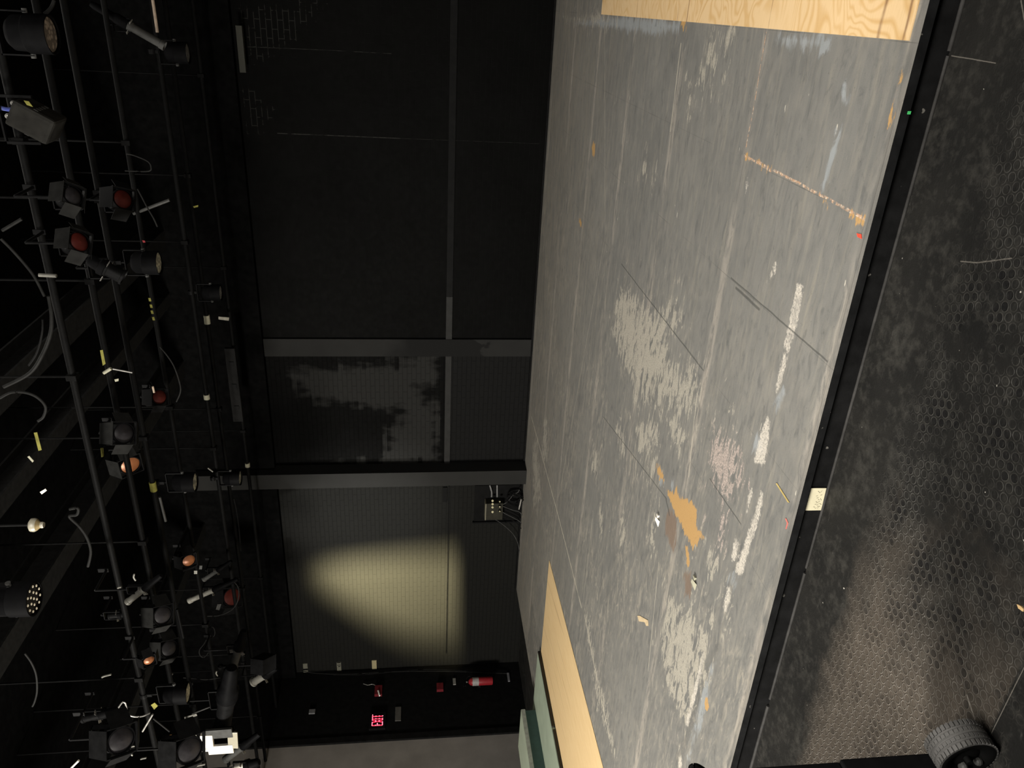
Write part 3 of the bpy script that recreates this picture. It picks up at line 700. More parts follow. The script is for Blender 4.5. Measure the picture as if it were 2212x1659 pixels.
fresnel('grey barn door lantern left of the red gel one, upper of two', 158, 422, YG, 44, (0.4, -0.5, -0.75), M_lensd)
fresnel('grey barn door lantern left of the pale lens can light, lower of two', 172, 522, YG, 46, (0.4, -0.5, -0.75), M_red)
fresnel('grey barn door lantern midway down the grid above the copper glow', 268, 936, YF, 46, (0.35, -0.6, -0.6), M_lensd)
fresnel('grey barn door lantern showing a copper glow inside its doors', 282, 1006, YE, 44, (-0.1, -0.75, -0.6), M_copper)
fresnel('barn door lantern with dull red face behind a looping cable', 345, 858, YE, 34, (0.3, -0.6, -0.6), M_red, door_mat=M_can2)
fresnel('barn door lantern with an orange face left of the long white striped lantern', 408, 1212, YE, 30, (0.1, -0.75, -0.5), M_copper, door_mat=M_can2)
fresnel('grey barn door lantern below the slanted white streaked lantern', 352, 1330, YF, 42, (0.3, -0.6, -0.6), M_lensd)
fresnel('grey barn door lantern with a small copper reflection at its left', 366, 1402, YF, 38, (0.3, -0.6, -0.6), M_lensd)
fresnel('barn door lantern with copper reflector above the glinting black lantern', 322, 1428, YG, 26, (0.0, -0.8, -0.5), M_copper, door_mat=M_can2)
fresnel('barn door lantern with red mesh face inside a cable loop', 502, 1290, YB + 0.5, 40, (0.4, -0.6, -0.5), M_red, door_mat=M_can2)
fresnel('dark barn door lantern hanging against the grey side wall at the photo bottom', 410, 1622, 4.6, 60, (0.3, -0.6, -0.6), M_lensd, door_mat=M_can2)
fresnel('dark barn door lantern in the lower left of the photo by the thin rods', 262, 1600, 4.2, 60, (0.3, -0.6, -0.6), M_lensd, door_mat=M_can2)

def profile(label, a, b_, y, thick_px, hi=None, ya=None, shutters=True):
    """long barrelled spotlight: a = photo pixel of the front lens end, b_ = of the rear"""
    yp_ = y; y = y - 0.26
    p0 = at(a[0], a[1], Y=y); p1 = at(b_[0], b_[1], Y=y if ya is None else ya)
    c = (p0 + p1) / 2; L = (p1 - p0).length; r = thick_px * depth(c) / F / 2
    root = thing('profile_light', label, 'stage light', c, 'long barrelled lanterns on the grid')
    T = Matrix.Translation(p0) @ frame_to(p1 - p0)
    MB().lathe([(r * 0.86, 0.03 * L), (r * 0.9, 0.0), (r * 1.04, 0.0), (r * 1.04, L * 0.06), (r * 0.88, L * 0.07), (r * 0.88, L * 0.44), (r, L * 0.45), (r, L * 0.5)], T, n=20).build('barrel', hi or M_can2, root, smooth=True)
    MB().lathe([(0.001, 0.025 * L), (r * 0.5, 0.02 * L), (r * 0.87, 0.035 * L)], T).build('lens', M_lensd, root, smooth=True)
    MB().lathe([(r * 0.98, L * 0.5), (r * 1.15, L * 0.52), (r * 1.15, L * 0.66), (r * 0.9, L * 0.7), (r * 0.75, L * 0.95), (r * 0.55, L), (0.001, L)], T, n=20).build('lamp_housing', M_can, root, smooth=True)
    if shutters:
        for k in range(3):
            A = T @ Matrix.Rotation(k * 2.1 + 0.4, 4, 'Z')
            MB().box((-0.02, r * 1.1, L * 0.47), (0.02, r * 1.75, L * 0.475), A).build('shutter_handle', M_steel, root)
    zt = max(c.z + r * 1.8, c.z + 0.12)
    b = MB(); b.box((c.x - r * 1.35, c.y - 0.014, c.z - 0.02), (c.x - r * 1.22, c.y + 0.014, zt)); b.box((c.x + r * 1.22, c.y - 0.014, c.z - 0.02), (c.x + r * 1.35, c.y + 0.014, zt)); b.box((c.x - r * 1.35, c.y - 0.014, zt - 0.006), (c.x + r * 1.35, c.y + 0.014, zt))
    b.build('yoke', M_can2, root)
    clamp_mb(c.x, c.y, zt - 0.003, max(ZP, zt + 0.05), yp_).build('clamp', M_can2, root, smooth=True)
    return root
profile('long grey lantern slanting across the photo top near the brown lens can light', (356, 100), (196, 8), 7.4, 20, M_mid)
profile('lantern with a slanted barrel coloured as a highlight, left of a similar longer one', (275, 1301), (348, 1243), 5.0, 15, M_bright)
profile('long lantern with slanted highlight coloured barrel above a loop of cable', (408, 1298), (514, 1251), YC, 13, M_bright)
profile('dim slanted lantern just above the long cream barrelled one', (440, 1252), (500, 1212), YC, 11, M_mid)
profile('slanted lantern with a highlight coloured barrel against the black left wall', (546, 1474), (596, 1442), YC, 20, M_bright)
profile('slim grey lantern slanting down towards the grey side wall', (487, 1641), (560, 1585), YE, 17, M_mid)
profile('brightly lit lantern at the photo bottom edge before the grey side wall', (500, 1666), (560, 1646), 6.0, 24, M_white)
profile('glossy black lantern with a bright tip, tied to a shiny looped cable', (178, 1552), (254, 1534), YG, 20, M_can2)
profile('big black lantern in the upper middle of the grid beside the red taped can', (268, 600), (190, 560), YF, 34, M_can2)
profile('upright grey drum lantern with flared top in front of the black left wall', (480, 1576), (500, 1442), YD, 40, M_can2, shutters=False)
profile('upright grey lantern with a pale flared end, above the drum lantern', (503, 1442), (527, 1362), YE, 20, M_mid)
profile('black lantern with yellow sticker hanging between the beam and the cream barrels', (236, 1330), (276, 1326), YF, 16, M_can2)
# grey boxy lantern with blue cable, upper left
pa, pb = at(34, 236, Y=5.1), at(124, 284, Y=5.1)
root = thing('box_light', 'boxy grey lantern with a blue cable and yellow sticker near the left photo edge', 'stage light', (pa + pb) / 2)
T = Matrix.Translation((pa + pb) / 2) @ frame_to(pb - pa); L = (pb - pa).length; r = 0.10
MB().box((-r, -r * 0.8, -L / 2), (r, r * 0.8, L / 2), T).build('housing', plain('scuffed grey housing', (0.015, 0.0145, 0.013), 0.7, spec=0.05), root, bevel=0.02)
b = MB()
for k in range(5): b.box((-r * 0.75 + 0.035 * k, r * 0.8, -0.01), (-r * 0.75 + 0.035 * k + 0.018, r * 0.82, 0.015), T); b.box((-r * 0.75 + 0.035 * k, -r * 0.82, -0.01), (-r * 0.75 + 0.035 * k + 0.018, -r * 0.8, 0.015), T)
b.build('vent', M_mid, root)
q = at(62, 226, Y=5.0)
MB().slab([at(51, 217, Y=4.98), at(62, 219, Y=4.98), at(71, 231, Y=4.98), at(58, 227, Y=4.98)], (0, 0.006, 0)).build('sticker', M_yellow, root)
MB().tube(smooth_path([pa, at(14, 236, Y=5.12), at(-8, 230, Y=5.15)]), 0.012).build('blue_cable', M_cableb, root, smooth=True)
MB().sph(at(18, 251, Y=5.05), 0.018).build('knob', M_steel, root); MB().sph(at(29, 223, Y=5.05), 0.016).build('knob', M_steel, root)
c = (pa + pb) / 2
b = MB(); b.box((c.x - 0.14, c.y - 0.012, c.z), (c.x - 0.125, c.y + 0.012, c.z + 0.2)); b.box((c.x + 0.125, c.y - 0.012, c.z), (c.x + 0.14, c.y + 0.012, c.z + 0.2)); b.box((c.x - 0.14, c.y - 0.012, c.z + 0.19), (c.x + 0.14, c.y + 0.012, c.z + 0.2)); b.build('yoke', M_can2, root)
# cream reflector bulb
p = at(82, 1134, Y=YH); s = 30 * depth(p) / F
root = thing('reflector_bulb', 'bare cream mushroom shaped bulb hanging above the beam, left of the glowing can', 'bulb', p)
T = Matrix.Translation(at(95, 1134, Y=YH)) @ frame_to(at(66, 1134, Y=YH) - at(95, 1134, Y=YH)); L = s
MB().lathe([(0.001, 0), (L * 0.2, 0.0), (L * 0.24, L * 0.12), (L * 0.22, L * 0.22)], T).build('bulb_cap', M_cream, root, smooth=True)
MB().lathe([(L * 0.22, L * 0.22), (L * 0.30, L * 0.34), (L * 0.42, L * 0.46)], T).build('neck', plain('amber bulb neck', (0.2, 0.15, 0.07), 0.4), root, smooth=True)
MB().lathe([(L * 0.42, L * 0.46), (L * 0.5, L * 0.62), (L * 0.48, L * 0.85), (L * 0.3, L * 0.98), (0.001, L)], T).build('bulb_glass', M_cream, root, smooth=True)
MB().cyl(at(70, 1134, Y=YH), V(at(70, 1134, Y=YH).x, YH, ZP - 0.02), 0.006).build('stem', M_cable, root)
# white flood light
YW = YF
c0, c1, c2, c3 = [at(x, y, Y=YW) for x, y in ((446, 1586), (502, 1582), (504, 1616), (450, 1620))]
root = thing('flood_light', 'open white framed flood light hanging before the grey side wall', 'stage light', (c0 + c2) / 2)
def bar(a, c, w, d, name, mat):
    T = Matrix.Translation(a) @ frame_to(c - a); L = (c - a).length
    return MB().box((-w, -d, 0), (w, d, L), T).build(name, mat, root, bevel=0.004)
bar(c0 + V(0, 0, 0), c3, 0.022, 0.06, 'reflector_side', M_white); bar(c3, c2, 0.014, 0.06, 'reflector_side', M_white); bar(c0, c1, 0.014, 0.06, 'reflector_side', M_mid); bar(c1, c2, 0.007, 0.05, 'reflector_side', M_cream)  # one white frame; grey and cream sides carry its shade in the colour
MB().slab([c + V(0, 0.07, 0) for c in (c0, c1, c2, c3)], (0, 0.01, 0)).build('back_plate', M_gl, root)
m_ = (c0 + c3) / 2; clamp_mb(m_.x, YW + 0.03, m_.z - 0.02, max(ZP, m_.z + 0.1)).build('clamp', M_steel, root, smooth=True)

# ------------------------------------------------------------------ loose cables and rods on the grid
def cable(label, pts, y, r=0.008, mat=None, name='cable', drop=0.0):
    P = smooth_path([at(a, c, Y=y + drop * i) for i, (a, c) in enumerate(pts)])
    tag(MB().tube(P, r).build(name, mat or M_cable, smooth=True), label, 'cable', 'cables slung on the grid')
cable('thick black cable sagging in a long curve at the left photo edge', [(105, 640), (111, 680), (109, 720), (92, 765), (64, 806), (8, 836)], 4.6, 0.011, M_cableg)
cable('thin black cable sagging inside the thick curved one', [(92, 690), (91, 720), (80, 762), (62, 790)], 4.8, 0.006)
cable('hooked grey cable arching over the black lantern at left', [(0, 860), (24, 848), (54, 848), (80, 858), (98, 878), (94, 900), (82, 910)], 4.4, 0.008, M_cableg)
cable('grey cable curling beside the cream mushroom bulb', [(150, 1100), (168, 1098), (166, 1112), (150, 1116), (172, 1138), (188, 1162), (196, 1192), (190, 1224)], 4.4, 0.009, M_cableg)
cable('round loop of thin cable hanging below the long cream barrelled lantern', [(506, 1257), (514, 1268), (516, 1284), (512, 1302), (502, 1316), (486, 1325), (470, 1330), (448, 1331)], 7.8, 0.007, M_cableg)
cable('thin black cable curving down beside the dull red lantern', [(345, 749), (361, 768), (375, 790), (386, 820), (390, 845), (381, 868)], 6.6, 0.006, M_cableg)
cable('thin straight cable slanting down at the left photo edge', [(2, 516), (27, 541), (57, 575), (76, 601), (96, 640)], 4.6, 0.008, M_cableg)
cable('shiny looped cable tying up the glossy black lantern', [(252, 1534), (262, 1520), (266, 1517), (271, 1520), (274, 1535), (275, 1543), (290, 1548), (308, 1547), (324, 1540)], 5.0, 0.007, M_steel)
cable('thin cable arcing down left of the glossy black lantern', [(54, 1412), (68, 1432), (78, 1458), (80, 1492), (75, 1515), (70, 1526)], 4.0, 0.006, M_cableg)
cable('small twisted loop of cable above the pale striped lantern', [(448, 1378), (440, 1392), (431, 1404), (432, 1415), (440, 1420), (450, 1410), (452, 1398), (448, 1386)], 7.0, 0.006, M_cableg)
cable('small loop of thin cable beside the two hanging safety clips', [(447, 1366), (452, 1356), (460, 1355), (464, 1364), (462, 1374), (450, 1378)], 7.1, 0.005, M_cableg)
cable('thin cable running along the pale flat grey lantern at lower left', [(396, 1464), (420, 1466), (448, 1468), (476, 1464), (500, 1464), (516, 1456), (520, 1440)], 6.5, 0.005, M_cableg)
cable('cable drooping from the small honeycomb can to the left column', [(505, 1077), (512, 1110), (517, 1150), (520, 1190)], 8.5, 0.007, M_cable)
cable('thin cable hooked over the red gel lantern', [(297, 408), (306, 425), (318, 448), (332, 472), (340, 490)], 6.3, 0.006, M_cableg)
cable('thin cable curving along the grid at the right side', [(272, 332), (290, 336), (318, 348), (326, 360), (320, 370), (270, 369)], 6.6, 0.005, M_cableg)
cable('looped cable of the brown lens can light at the photo top', [(117, 0), (112, 14), (104, 24), (96, 30)], 5.2, 0.010, M_cableg)
def rod(label, a, c, y, r, mat, yc=None):
    tag(MB().cyl(at(*a, Y=y), at(*c, Y=y if yc is None else yc), r, n=10).build('steel_rod', mat, smooth=True), label, 'rod', 'loose rods on the grid')
rod('bright thin steel rod at the bottom edge left of the dark lanterns', (154, 1659), (170, 1643), 4.2, 0.008, M_white)
rod('pale steel rod slanting below the yellow white tag', (330, 1543), (308, 1580), 4.9, 0.008, M_steel)
rod('dull rod slanting from the yellow white tag towards the flood light', (331, 1552), (366, 1580), 4.9, 0.007, M_cableg)
rod('grey rod slanting across the grid below the red gel lantern', (288, 462), (366, 432), YE, 0.014, M_mid)
rod('cream rod lying across the lantern with grey wings in mid grid', (224, 806), (240, 796), 5.4, 0.012, M_yelloww)
rod('thin bright rod pointing right from the cream rod in mid grid', (244, 797), (286, 805), 5.4, 0.006, M_steel)
rod('pale rod end poking out at the left of the big black lantern', (84, 594), (122, 596), 4.9, 0.012, M_bright)
rod('grey rod slanting beside the flat labelled bracket near the flood light', (415, 1542), (454, 1527), 6.2, 0.008, M_mid)
rod('slanted grey rod beneath the bottom edge flood light', (412, 1657), (443, 1651), 5.6, 0.008, M_bright)
rod('dull grey rod slanting towards the left photo edge', (5, 498), (47, 473), 4.6, 0.009, M_cableg)
rod('pale rod coloured as a lit pipe strip at the photo top beside the pipes', (330, 0), (340, 70), 7.9, 0.014, plain('pale brown pipe reflection', (0.26, 0.2, 0.15), 0.6))  # reflection along a pipe, put in as a pale rod
rod('pale rod above the copper glow in mid grid', (330, 835), (333, 848), 6.2, 0.009, plain('pinkish tape rod', (0.35, 0.27, 0.2), 0.6))
rod('long grey rod standing beside the left column cans', (345, 1074), (358, 1126), 6.6, 0.013, M_mid)
rod('grey rod hanging beside the grey barn door below the cream barrel', (382, 1316), (396, 1378), 6.2, 0.012, M_can2)
rod('thin white rod in the corner above the black left wall', (449, 1011), (460, 1019), 7.2, 0.008, M_bright)
for a, c, a2, c2, y_ in ((383, 1559, 400, 1572, 5.6), (404, 1573, 414, 1566, 5.6), (424, 1582, 426, 1594, 5.7), (385, 1607, 391, 1610, 5.5), (418, 1604, 422, 1608, 5.6), (304, 1640, 316, 1637, 4.6), (282, 1620, 286, 1632, 4.7), (284, 1613, 296, 1611, 4.7), (369, 1463, 373, 1456, 6.0), (468, 1450, 470, 1460, 6.4), (220, 1463, 240, 1457, 4.5), (290, 1240, 293, 1254, 5.2), (255, 1271, 262, 1268, 5.0)):
    p0, p1 = at(a, c, Y=y_), at(a2, c2, Y=y_); pm = (p0 + p1) / 2 + V(0, 0.0, 0.01)
    tag(MB().tube(smooth_path([p0, pm, p1]), 0.007).build('metal_glint', M_bright, smooth=True), 'small pale tube standing for a metal glint among the lanterns at lower left', 'clip', 'pale tubes for metal glints among the lanterns')  # pale tubes standing in for highlights on metal bits
# small tags and tape flags hanging on the lanterns
def tagflag(label, pts, y, mat, name='tape_tag'):
    tag(MB().slab([at(a, c, Y=y) for a, c in pts], (0, 0.004, 0)).build(name, mat), label, 'tape tag', 'tape tags on the grid')
tagflag('yellow and white square tag tied beside the shiny looped cable', [(326, 1523), (334, 1518), (341, 1525), (333, 1533)], 4.85, M_yellow)
tagflag('long yellow tape strip with dark gaps, uppermost in mid grid', [(216, 757), (222, 756), (228, 786), (222, 790)], 5.5, M_yellow)
tagflag('yellow tape strip with dark gaps at the left photo edge', [(73, 935), (80, 934), (90, 972), (83, 974)], 4.4, M_yellow)
tagflag('short yellow tape strip left of the grey barn door in mid grid', [(217, 968), (223, 968), (224, 986), (219, 988)], 5.4, M_yellow)
tagflag('tiny yellow flag on the pipe above the can lights near the photo top', [(417, 446), (428, 443), (428, 447), (419, 449)], 8.5, M_yellow)
tagflag('olive sticker on the black lantern between the beam and cream barrels', [(247, 1321), (261, 1320), (260, 1328), (248, 1330)], 5.6, M_yellow)
for k, (a, c, n_) in enumerate(((323, 648, 'first'), (326, 662, 'second'), (328, 675, 'third'), (331, 689, 'last'))):
    tagflag('%s in a row of four little yellow tape marks right of a black lantern' % n_, [(a - 3, c - 4), (a + 2, c - 4), (a + 4, c + 3), (a - 1, c + 3)], 6.4, M_yellow)
tagflag('white paper tag reaching from the back wall pipe beside the white sleeve', [(472, 684), (495, 686), (494, 693), (472, 690)], 9.5, M_cream)
tagflag('pale tape flag below the cream rod in mid grid', [(247, 820), (256, 818), (256, 823), (249, 825)], 5.5, M_yelloww)
tagflag('pale tape stub near the left photo edge below the yellow strip', [(59, 987), (63, 985), (73, 996), (70, 999)], 4.3, M_yelloww)
tagflag('white tape stub beside the cream mushroom bulb', [(86, 1063), (98, 1056), (101, 1060), (90, 1068)], 4.3, M_white)
tagflag('orange sticker left of the glinting clamps by the flood light', [(366, 1588), (372, 1587), (371, 1602), (364, 1601)], 5.6, M_orange)
tagflag('pale square tag near the orange faced lantern, lower of two', [(419, 1233), (426, 1233), (426, 1240), (419, 1240)], 6.8, M_bright)
tagflag('pale square tag near the orange faced lantern, upper of two', [(431, 1222), (437, 1222), (436, 1230), (430, 1230)], 6.9, M_mid)
tagflag('pale tag card inside the hanging cable loop', [(470, 1305), (478, 1305), (474, 1318), (466, 1317)], 7.7, M_mid)
tagflag('grey labelled bracket plate between the rods and the flood light', [(398, 1549), (424, 1542), (426, 1546), (399, 1556)], 6.0, M_bright)
tagflag('pale green grey plate dangling at the photo bottom left of the flood', [(256, 1611), (262, 1612), (264, 1628), (256, 1640), (252, 1630)], 4.6, M_mid)
tagflag('tiny red tape on the pale lens can light', [(307, 519), (313, 520), (314, 524), (309, 524)], 6.1, M_redp)

# ------------------------------------------------------------------ things on the stage
def plywood(name, seams, grain_x=True):
    m, nt = material(name); P = nt.pos(); x, y, z = nt.sep(P)
    if grain_x:
        q = nt.com(nt.m('MULTIPLY', x, 1.3), nt.m('MULTIPLY', y, 2.3), 0.0)
        n = nt.noise(q, 1.15, 2.2, 0.42, 0.7)
        g = nt.m('ABSOLUTE', nt.m('SUBTRACT', nt.m('FRACT', nt.m('MULTIPLY', n, 17.0)), 0.5))
        g = nt.m('MULTIPLY', nt.ramp(g, 0.2, 0.46), nt.ramp(nt.noise(P, 2.2, 2), 0.3, 0.55))
    else:
        q = nt.com(nt.m('MULTIPLY', x, 2.0), nt.m('MULTIPLY', y, 0.35), 0.0)
        n = nt.noise(q, 6.0, 5, 0.6, 0.3)
        g = nt.ramp(nt.noise(nt.com(nt.m('MULTIPLY', x, 90), nt.m('MULTIPLY', y, 3.0), 0.0), 1.0, 4), 0.4, 0.75)
    fine = nt.noise(nt.com(nt.m('MULTIPLY', x, 14) if grain_x else nt.m('MULTIPLY', x, 160), nt.m('MULTIPLY', y, 160) if grain_x else nt.m('MULTIPLY', y, 9), 0.0), 1.0, 3)
    big = nt.noise(P, 1.1, 2)
    col = nt.mix(g, (0.66, 0.475, 0.265), (0.55, 0.35, 0.15)) if grain_x else nt.mix(g, (0.66, 0.49, 0.27), (0.56, 0.385, 0.185))
    col = nt.mix(nt.m('MULTIPLY', nt.ramp(big, 0.35, 0.7), 0.35), col, (0.60, 0.43, 0.23))
    col = nt.mix(nt.m('MULTIPLY', nt.ramp(fine, 0.45, 0.8), 0.25), col, (0.42, 0.26, 0.11))
    for sy, w in seams:
        f = nt.m('DIVIDE', nt.m('SUBTRACT', w, nt.m('ABSOLUTE', nt.m('SUBTRACT', y, nt.m('ADD', sy, nt.m('MULTIPLY', nt.m('SUBTRACT', nt.noise(P, 9, 3), 0.5), w * 1.2))))), w, clamp=True)
        col = nt.mix(nt.m('MULTIPLY', f, nt.ramp(nt.noise(P, 5, 3), 0.3, 0.5)), col, (0.22, 0.12, 0.06))
    if not grain_x:   # thin pencil-like checks running with the boards
        ck = nt.ramp(nt.noise(nt.com(nt.m('ADD', nt.m('MULTIPLY', x, 24), nt.m('MULTIPLY', y, 3.2)), nt.m('MULTIPLY', y, 0.35), 0.0), 1.0, 2, 0.4), 0.665, 0.69)
        col = nt.mix(nt.m('MULTIPLY', ck, 0.5), col, (0.28, 0.18, 0.09))
    nt.put(nt.b.inputs['Base Color'], col); nt.b.inputs['Roughness'].default_value = 0.65
    nt.b.inputs['Specular IOR Level'].default_value = 0.25
    return m
ply_r = MB().box((-0.045, EDGE + 0.055, 0.0005), (1.2, 7.74, 0.005)).build('plywood_panel', plywood('bare plywood with swirling grain', [(2.79, 0.012), (2.955, 0.016), (3.955, 0.005), (5.22, 0.012), (5.42, 0.006), (6.47, 0.009)]))
tag(ply_r, 'bare plywood panel with swirling grain let into the right end of the stage', 'plywood panel', 'bare plywood panels in the stage floor')
pr = at(1303.8, 1659, z=0.0); pf = at(1187, 1210, z=0.0)
b = MB(); b.slab([(-8.058, pf.y - 0.005, 0.0005), (pf.x, pf.y, 0.0005), (pr.x, pr.y, 0.0005), (pr.x + 0.05, 2.9, 0.0005), (-8.058, 2.9, 0.0005)], (0, 0, 0.004))
ply_l = b.build('plywood_panel', plywood('bare straight grained plywood', [(5.62, 0.0)] if False else [], False))
tag(ply_l, 'bare straight grained plywood panel on the stage beside the green flats', 'plywood panel', 'bare plywood panels in the stage floor')

M_green = plain('pale green scenic paint', (0.285, 0.335, 0.255), 0.6, var=0.10, nsc=5)
M_green2 = plain('lighter green scenic paint', (0.33, 0.375, 0.285), 0.6, var=0.08, nsc=5)
M_gshade = plain('green scenic paint darkened for shade', (0.045, 0.085, 0.075), 0.65, var=0.12)  # platform side in shade, the shade put into the colour
M_gedge = plain('worn pale edge', (0.34, 0.35, 0.31), 0.6, var=0.2)
M_gblack = plain('black rubber edging', (0.012, 0.010, 0.009), 0.4, var=0.4)
sx = -8.075; sy = 7.86
root = thing('scenery_flat', 'pale green scenery flat with black edging lying on the stage beside the plywood', 'scenery flat', (sx - 0.6, 5.6, 0.0))
MB().box((-9.75, 3.6, 0.004), (sx - 0.012, sy, 0.05)).build('top_panel', M_green, root, bevel=0.003)
b = MB(); b.box((sx - 0.012, 6.62, 0.004), (sx + 0.012, sy, 0.046)); b.box((-9.75, sy, 0.004), (sx + 0.012, sy + 0.012, 0.046)); b.build('black_edging', M_gblack, root, bevel=0.003)
b = MB(); b.box((sx - 0.012, 3.6, 0.004), (sx + 0.008, 6.58, 0.040)); b.build('black_edging', M_gblack, root, bevel=0.004)
bx = -8.96; by = 7.665
root = thing('scenery_platform', 'green platform with pale edge and side coloured dark for shade standing on the flat', 'platform', (bx - 0.5, 6.0, 0.05))
MB().box((-9.72, 3.7, 0.198), (bx, by, 0.258)).build('top_board', M_green2, root, bevel=0.003)
MB().box((bx, 3.7, 0.202), (bx + 0.004, by, 0.254)).build('edge_strip', M_gedge, root)
MB().box((-9.70, 3.72, 0.0505), (bx - 0.012, by - 0.01, 0.198)).build('side_panel', M_gshade, root)

# little bits lying about
def decal(name, pts, z, mat, label, cat, h=0.0015, group=None):
    o = MB().slab([at(a, c, z=z) for a, c in pts], (0, 0, h)).build(name, mat); tag(o, label, cat, group); return o
M_redt = plain('red spike tape', (0.75, 0.06, 0.03), 0.6, var=0.08); M_greent = plain('green spike tape', (0.05, 0.42, 0.12), 0.6, var=0.1)
decal('spike_tape', [(1851, 504), (1861, 506), (1862, 516), (1853, 512)], 0.001, M_redt, 'small red spike tape at the stage front edge', 'tape')
tag(MB().slab([at(1961, 240, Y=EDGE), at(1968, 240, Y=EDGE), at(1966, 247, Y=EDGE), at(1959.5, 247, Y=EDGE)], (0, -0.002, 0)).build('spike_tape', M_greent), 'small bright green tape on the dark stage nosing', 'tape')
tag(MB().slab([at(1696, 1120, z=0.001), at(1699, 1120, z=0.001), at(1703, 1130, z=0.001), at(1699, 1143, z=0.001), at(1697, 1143, z=0.001), at(1700, 1130, z=0.001)], (0, 0, 0.001)).build('tape_scrap', plain('faded red tape', (0.42, 0.12, 0.10), 0.6)), 'thin bent faded red tape scrap near the stage front edge', 'tape')
decal('tape_scrap', [(1676, 1044), (1679, 1044), (1706, 1086), (1702, 1085)], 0.001, plain('mustard tape', (0.38, 0.29, 0.10), 0.6), 'thin mustard yellow tape strip on the stage above the paper label', 'tape')
decal('tape_scrap', [(1377, 1330), (1382, 1330), (1400, 1340), (1401, 1352), (1396, 1352), (1393, 1344), (1380, 1342)], 0.001, plain('tan masking tape', (0.50, 0.39, 0.24), 0.65), 'small folded tan masking tape on the stage near the plywood strip', 'tape')
for a, lab in (((1421, 1124), 'torn silvery splinter sticking up beside the tan worn patch'), ((1500, 1259), 'torn white splinter on the stage below the tan worn patch')):
    p = at(a[0], a[1], z=0.0); b = MB()
    b.slab([p + V(-0.035, -0.03, 0.001), p + V(0.02, -0.04, 0.001), p + V(0.03, 0.0, 0.018), p + V(-0.01, 0.02, 0.012)], (0.002, 0, 0.003))
    b.slab([p + V(0.02, -0.01, 0.001), p + V(0.055, -0.02, 0.001), p + V(0.05, 0.015, 0.001)], (0, 0, 0.012))
    tag(b.build('wood_splinter', M_white if a[0] < 1450 else M_yelloww), lab, 'splinter')
p = at(2204, 1310, z=ZF)
tag(MB().slab([at(2200, 1305, z=ZF + 0.001), at(2208, 1309, z=ZF + 0.001), at(2215, 1316, z=ZF + 0.001), at(2213, 1321, z=ZF + 0.001), at(2203, 1314, z=ZF + 0.001)], (0, 0, 0.006)).build('wood_chip', plain('fresh wood chip', (0.62, 0.42, 0.2), 0.7)), 'fresh wood chip on the black floor at the right photo edge', 'wood chip')
p = at(1194, 155, Y=WALL - 0.08)
tag(MB().tube(smooth_path([at(1195, 132, Y=WALL - 0.06), at(1196, 150, Y=WALL - 0.07), at(1195, 172, Y=WALL - 0.08), at(1193, 188, Y=WALL - 0.06)]), 0.008).build('tape_strip', M_yellow, smooth=True), 'curled yellow tape strip at the foot of the back wall', 'tape')
# paper label stuck on the fascia
YL = EDGE + 0.019
cs = [at(1752, 1054, Y=YL), at(1784.5, 1054, Y=YL), at(1773, 1101.5, Y=YL), at(1738.5, 1102, Y=YL)]
root = thing('paper_label', 'cream paper label with faint handwriting stuck on the black stage fascia', 'label', cs[2])
MB().slab(cs, (0, -0.003, 0)).build('paper', plain('cream paper', (0.55, 0.51, 0.36), 0.7, var=0.06), root)
b = MB()
for (a, c, a2, c2) in ((1767, 1061, 1771, 1065), (1772, 1064, 1776, 1060), (1763, 1072, 1766, 1071), (1772, 1070, 1776, 1069), (1764, 1076, 1768, 1075), (1767, 1079, 1770, 1080), (1772, 1077, 1774, 1081), (1762, 1084, 1766, 1086), (1767, 1085, 1771, 1083), (1770, 1088, 1774, 1090), (1760, 1090, 1764, 1089), (1764, 1092, 1768, 1088), (1765, 1094, 1771, 1094), (1757, 1095, 1760, 1096), (1760, 1099, 1763, 1097), (1765, 1098, 1768, 1096)):
    p0, p1 = at(a, c, Y=YL - 0.0035), at(a2, c2, Y=YL - 0.0035); b.cyl(p0, p1, 0.0007, n=5)
b.build('handwriting', plain('faded pencil', (0.2, 0.18, 0.13), 0.8), root)

# ------------------------------------------------------------------ wheeled black case in the left foreground
M_case = plain('black case board', (0.006, 0.006, 0.0065), 0.7, spec=0.06)
M_tyre = plain('grey black tyre rubber', (0.085, 0.083, 0.08), 0.55, var=0.2)
M_hub = plain('black hub', (0.004, 0.004, 0.004), 0.7, spec=0.05)
root = thing('wheeled_case', 'tall black wheeled case at the photo bottom edge in front of the stage', 'cart', (-2.5, 1.8, ZF))
MB().box((-2.6, 1.15, ZF + 0.03), (-2.185, 1.6, 0.315)).build('lower_body', M_case, root, bevel=0.006)
MB().box((-2.6, 1.15, 0.315), (-2.198, 1.6, 1.25)).build('upper_body', M_case, root, bevel=0.006)
a0 = at(1489, 1662, Y=1.6); a1 = at(1495, 1653, Y=1.6)
MB().tube(smooth_path([at(1492, 1675, Y=1.6), at(1493, 1658, Y=1.6), at(1504, 1655, Y=1.6), at(1518, 1662, Y=1.6), at(1530, 1672, Y=1.6)]), 0.009).build('handle', M_hub, root, smooth=True)
_d = at(2040, 1550, z=-0.03) - at(1992, 1477, z=-0.03)
wc = V(-2.073 + _d.x, 1.665 + _d.y, ZF + 0.096); R0 = 0.096; wh = 0.042
TW = Matrix.Translation(wc) @ Matrix.Rotation(math.radians(-6), 4, 'Z') @ Matrix.Rotation(math.pi / 2, 4, 'X')
